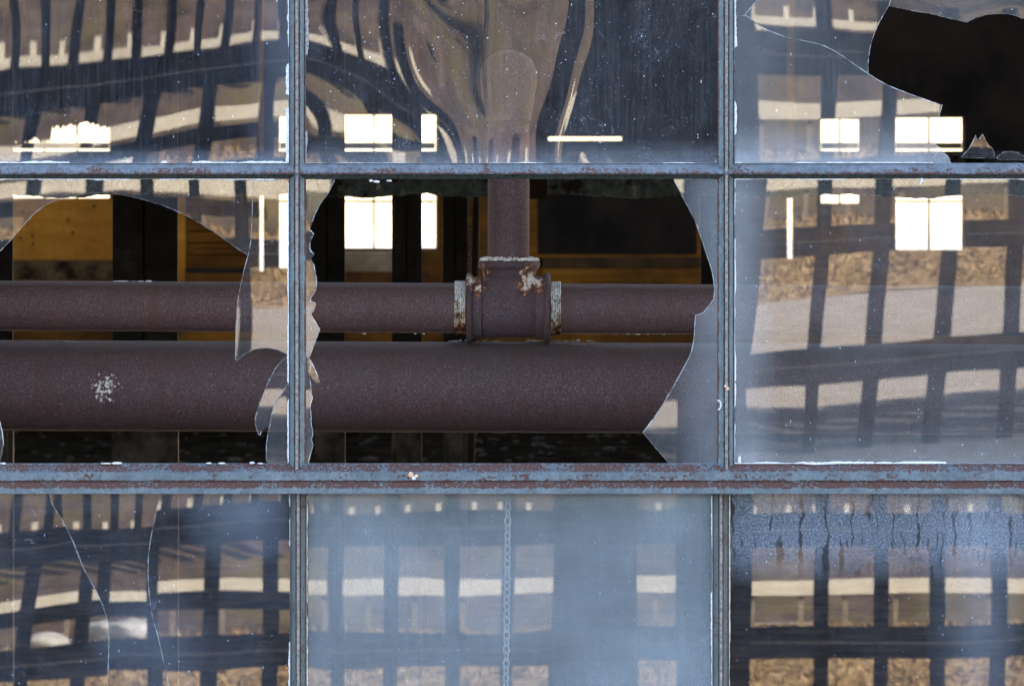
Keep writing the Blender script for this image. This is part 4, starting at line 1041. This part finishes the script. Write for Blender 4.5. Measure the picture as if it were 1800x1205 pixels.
G_rb = glass_mat('condensation_marked_glass', 0.010, 0.018, 0.02, 1.3, grits=0.03, dust=(0.46, 0.56, 0.72), drips=(Zp(1030), Zp(872), 0.22), edge=[(Zp(868), 0.015, 0.2)], film=[(Xp(1720), 0.06, 0.16)])
G_cb = glass_mat('thickly_dusted_glass', 0.25, 0.12, 0.08, 0.9, grits=0.08, dust=(0.39, 0.47, 0.54), cloudscale=8, patch=[((Xp(620), 0, Zp(960)), 0.10, 0.08)], edge=[(Zp(868), 0.02, 0.3)], film=[(Xp(1180), 0.12, 0.10)])

def pane(label):
    o = bpy.data.objects.new('pane', None); COL.objects.link(o); o.parent = win; o['label'] = label; o.empty_display_size = .05; return o
def solo(poly, w, mat, label, y0=0.0):
    o = sheet_mesh('pane', poly, w, mat, win, y0); o['label'] = label; return o
solo(rect(-228, -208, 507, 288), W_lu, G_lu, 'whole streaked pane at upper left with bent fence reflection')
solo(rect(538, -208, 1261, 288), W_cu, G_cu, 'whole speckled pane at upper middle with swirling dished reflection')
solo(rect(1292, 314, 2022, 815), W_rm, G_rm, 'whole hazy pane at right of the middle row')
solo(rect(541, 866, 1252, 1392), W_cb, G_cb, 'thickly dusted blue-grey pane at bottom middle', 0.006)
solo(rect(1283, 866, 2022, 1392), W_rb, G_rb, 'pane at bottom right with condensation run marks', 0.006)
# upper right, cracked and holed
crack = curve([(1310, 27), (1340, 48), (1380, 65), (1440, 78), (1475, 95), (1500, 112), (1526, 130)], 5)
p = pane('cracked pane at upper right with a large jagged hole')
holeU = curve([(1563, 10), (1600, 18), (1640, 25), (1700, 39)], 4) + curve([(1700, 39), (1715, 31), (1740, 25), (1765, 24), (1785, 27), (1797, 32)], 4)[1:] + curve([(1797, 32), (1840, 24), (1880, 60), (1900, 120), (1890, 200), (1850, 262), (1830, 284)], 4)[1:]
holeL = curve([(1526, 130), (1560, 150), (1600, 166), (1640, 180), (1656, 185)], 4) + [(1653, 195), (1650, 205), (1651, 216), (1647, 225), (1648, 238), (1643, 246), (1646, 256), (1655, 262), (1652, 268), (1666, 274), (1672, 286)]
leftE = curve([(1563, 10), (1545, 40), (1533, 70), (1527, 100), (1526, 130)], 4)
up = [(1295, 28), (1310, 27)] + crack[1:] + leftE[::-1][1:] + [(1568, -40), (1560, -208), (1340, -208), (1330, 0)]
up = [(1310, 26.4)] + [(x + .4, y - .8) for x, y in crack[1:]] + [(x - .5, y) for x, y in leftE[::-1][1:-1]] + [(1562.5, 9), (1568, -10), (1560, -208), (1345, -208), (1331, 0)]
sheet_mesh('glass_piece', up, W_ru2, G_ru, p)
sheet_mesh('glass_piece', [(1292, -208), (1344, -208), (1330, 0), (1309, 26), (1292, 28)], W_ru, G_ru, p)
sheet_mesh('glass_piece', [(1292, 29.2)] + [(1309, 27.6)] + [(x, y + .5) for x, y in crack[1:]] + holeL[1:] + [(1672, 288), (1292, 288)], W_ru, G_ru, p)
sheet_mesh('glass_piece', holeU + [(1830, 288), (2022, 288), (2022, -208), (1561.5, -208), (1569.5, -10)], W_ru, G_ru, p)
W_s1 = setup(Warp((1650, 230, 1800, 288), [], [(300, [(1700, 260)])], 2, 2, 1.0, 6, 21, off=(160, -260)), 1720, 275)
W_s2 = setup(Warp((1650, 230, 1800, 288), [], [(300, [(1700, 260)])], 2, 2, 1.0, 6, 22, off=(-220, -420)), 1720, 275)
G_tooth = glass_mat('splintered_glass', 0.02, 0.06, 0.05, 1.0, dust=(0.75, 0.8, 0.82))
for poly, w in (([(1690, 277), (1704, 262), (1712, 247), (1716, 238), (1720, 247), (1728, 236), (1735, 250), (1746, 263), (1750, 277)], W_ru2),
                ([(1753, 277), (1764, 268), (1776, 266), (1790, 269), (1803, 276), (1830, 280), (1760, 281)], W_ru2), ([(1642, 277), (1650, 268), (1653, 262), (1661, 270), (1672, 280), (1645, 281)], W_s1)):
    sheet_mesh('glass_splinter', poly, setup(w, 1720, 275), G_sh, p, 0.0045, rim=1.0)
# left middle
p = pane('broken pane at left of the middle row, curved shards left at its top and right side')
arc = curve([(-8, 448), (20, 420), (60, 375), (95, 353), (130, 344), (180, 338), (230, 345), (290, 362), (340, 385), (380, 410), (410, 431), (436, 448)], 4)
sheet_mesh('shard', [(-228, 315), (445, 315), (441, 420)] + arc[::-1] + [(-60, 470), (-228, 480)], W_lm, G_sh, p)
sh1 = curve([(436.5, 449), (426, 490), (418, 530), (415, 580), (414, 631)], 5) + curve([(416, 632), (430, 622), (450, 613), (480, 612), (507, 623)], 4) + [(507, 315), (446, 315), (442, 420)]
sheet_mesh('shard', sh1, W_lm, G_sh, p, 0.0005)
sh2 = curve([(507, 626), (490, 640), (475, 665), (460, 700), (450, 730), (449, 745), (455, 764)], 4) + curve([(456, 765), (460, 755), (467, 751), (473, 749)], 3) + curve([(474, 749), (480, 715), (496, 690), (507, 672)], 4)
W_l2b = setup(Warp((0, 315, 508, 814), lm_v, lm_h, 5, 5, 0.01, 1.4, 10, off=(8, -14)), 300, 560)
sheet_mesh('shard', sh2, W_lm, G_sh, p)
sh3 = curve([(507, 673), (497, 691), (481, 716), (474, 748), (469, 780), (468, 808)], 4) + [(472, 815), (507, 815)]
sheet_mesh('shard', sh3, W_l2b, G_cr, p, 0.0008)
sheet_mesh('shard', [(-228, 640), (-60, 700), (-3, 735), (3, 760), (5, 780), (2, 800), (-4, 815), (-228, 815)], W_lm, G_sh, p)
# middle of middle row
p = pane('mostly missing pane in the centre of the window with jagged shards at both sides')
left = [(538, 315), (588, 316)] + curve([(588, 316), (576, 340), (559, 364), (549, 388), (543, 402)], 3)[1:] + [(551, 411), (545, 424), (544, 436), (546, 442), (552, 446), (546, 455), (551, 466), (556, 490), (555, 510), (546, 522), (545, 530), (555, 533), (549, 548), (546, 552), (551, 562), (562, 578), (556, 594), (549, 612), (543, 628), (546, 640), (543, 655), (548, 700), (545, 712), (546, 740), (549, 764), (546, 772), (550, 782), (545, 797), (541, 815), (538, 815)]
sheet_mesh('shard', left, W_cl, G_tooth, p)
sheet_mesh('shard', [(541, 625), (548, 638), (556, 655), (562, 671), (557, 672), (549, 664), (544, 655), (540, 650)], W_s1, G_tooth, p, 0.0045)
right = [(1184, 315)] + curve([(1184, 315), (1200, 345), (1225, 395), (1240, 440), (1253, 480), (1256, 512), (1255, 526)], 4)[1:] + [(1246, 538), (1238, 548), (1232, 552), (1223, 554)] + curve([(1223, 555), (1221.5, 575), (1219, 605), (1211, 630), (1195, 660), (1175, 695), (1150, 735), (1131, 760)], 4)[1:] + curve([(1131, 760), (1150, 783), (1163, 798), (1178, 815)], 4)[1:] + [(1261, 815), (1261, 315)]
sheet_mesh('shard', right, W_cr, G_cr, p)
# left bottom: three pieces held by the putty
p = pane('pane at bottom left split by two long curving cracks')
c1 = curve([(84, 866), (92, 890), (110, 918), (128, 955), (146, 1000), (168, 1040), (182, 1072), (190, 1100), (190, 1150), (188, 1205), (186, 1392)], 5)
c2 = curve([(280, 866), (272, 905), (264, 945), (259, 985), (260, 1030), (265, 1075), (277, 1120), (287, 1165), (295, 1205), (310, 1392)], 5)
sheet_mesh('glass_piece', [(-228, 866)] + c1 + [(-228, 1392)], l1, G_lb, p, 0.006)
sheet_mesh('glass_piece', [(x + 1.0, y) for x, y in c1] + c2[::-1], l2, G_lb, p, 0.0062)
sheet_mesh('glass_piece', [(x + 1.0, y) for x, y in c2] + [(509, 1392), (509, 866)], l3, G_lb, p, 0.006)
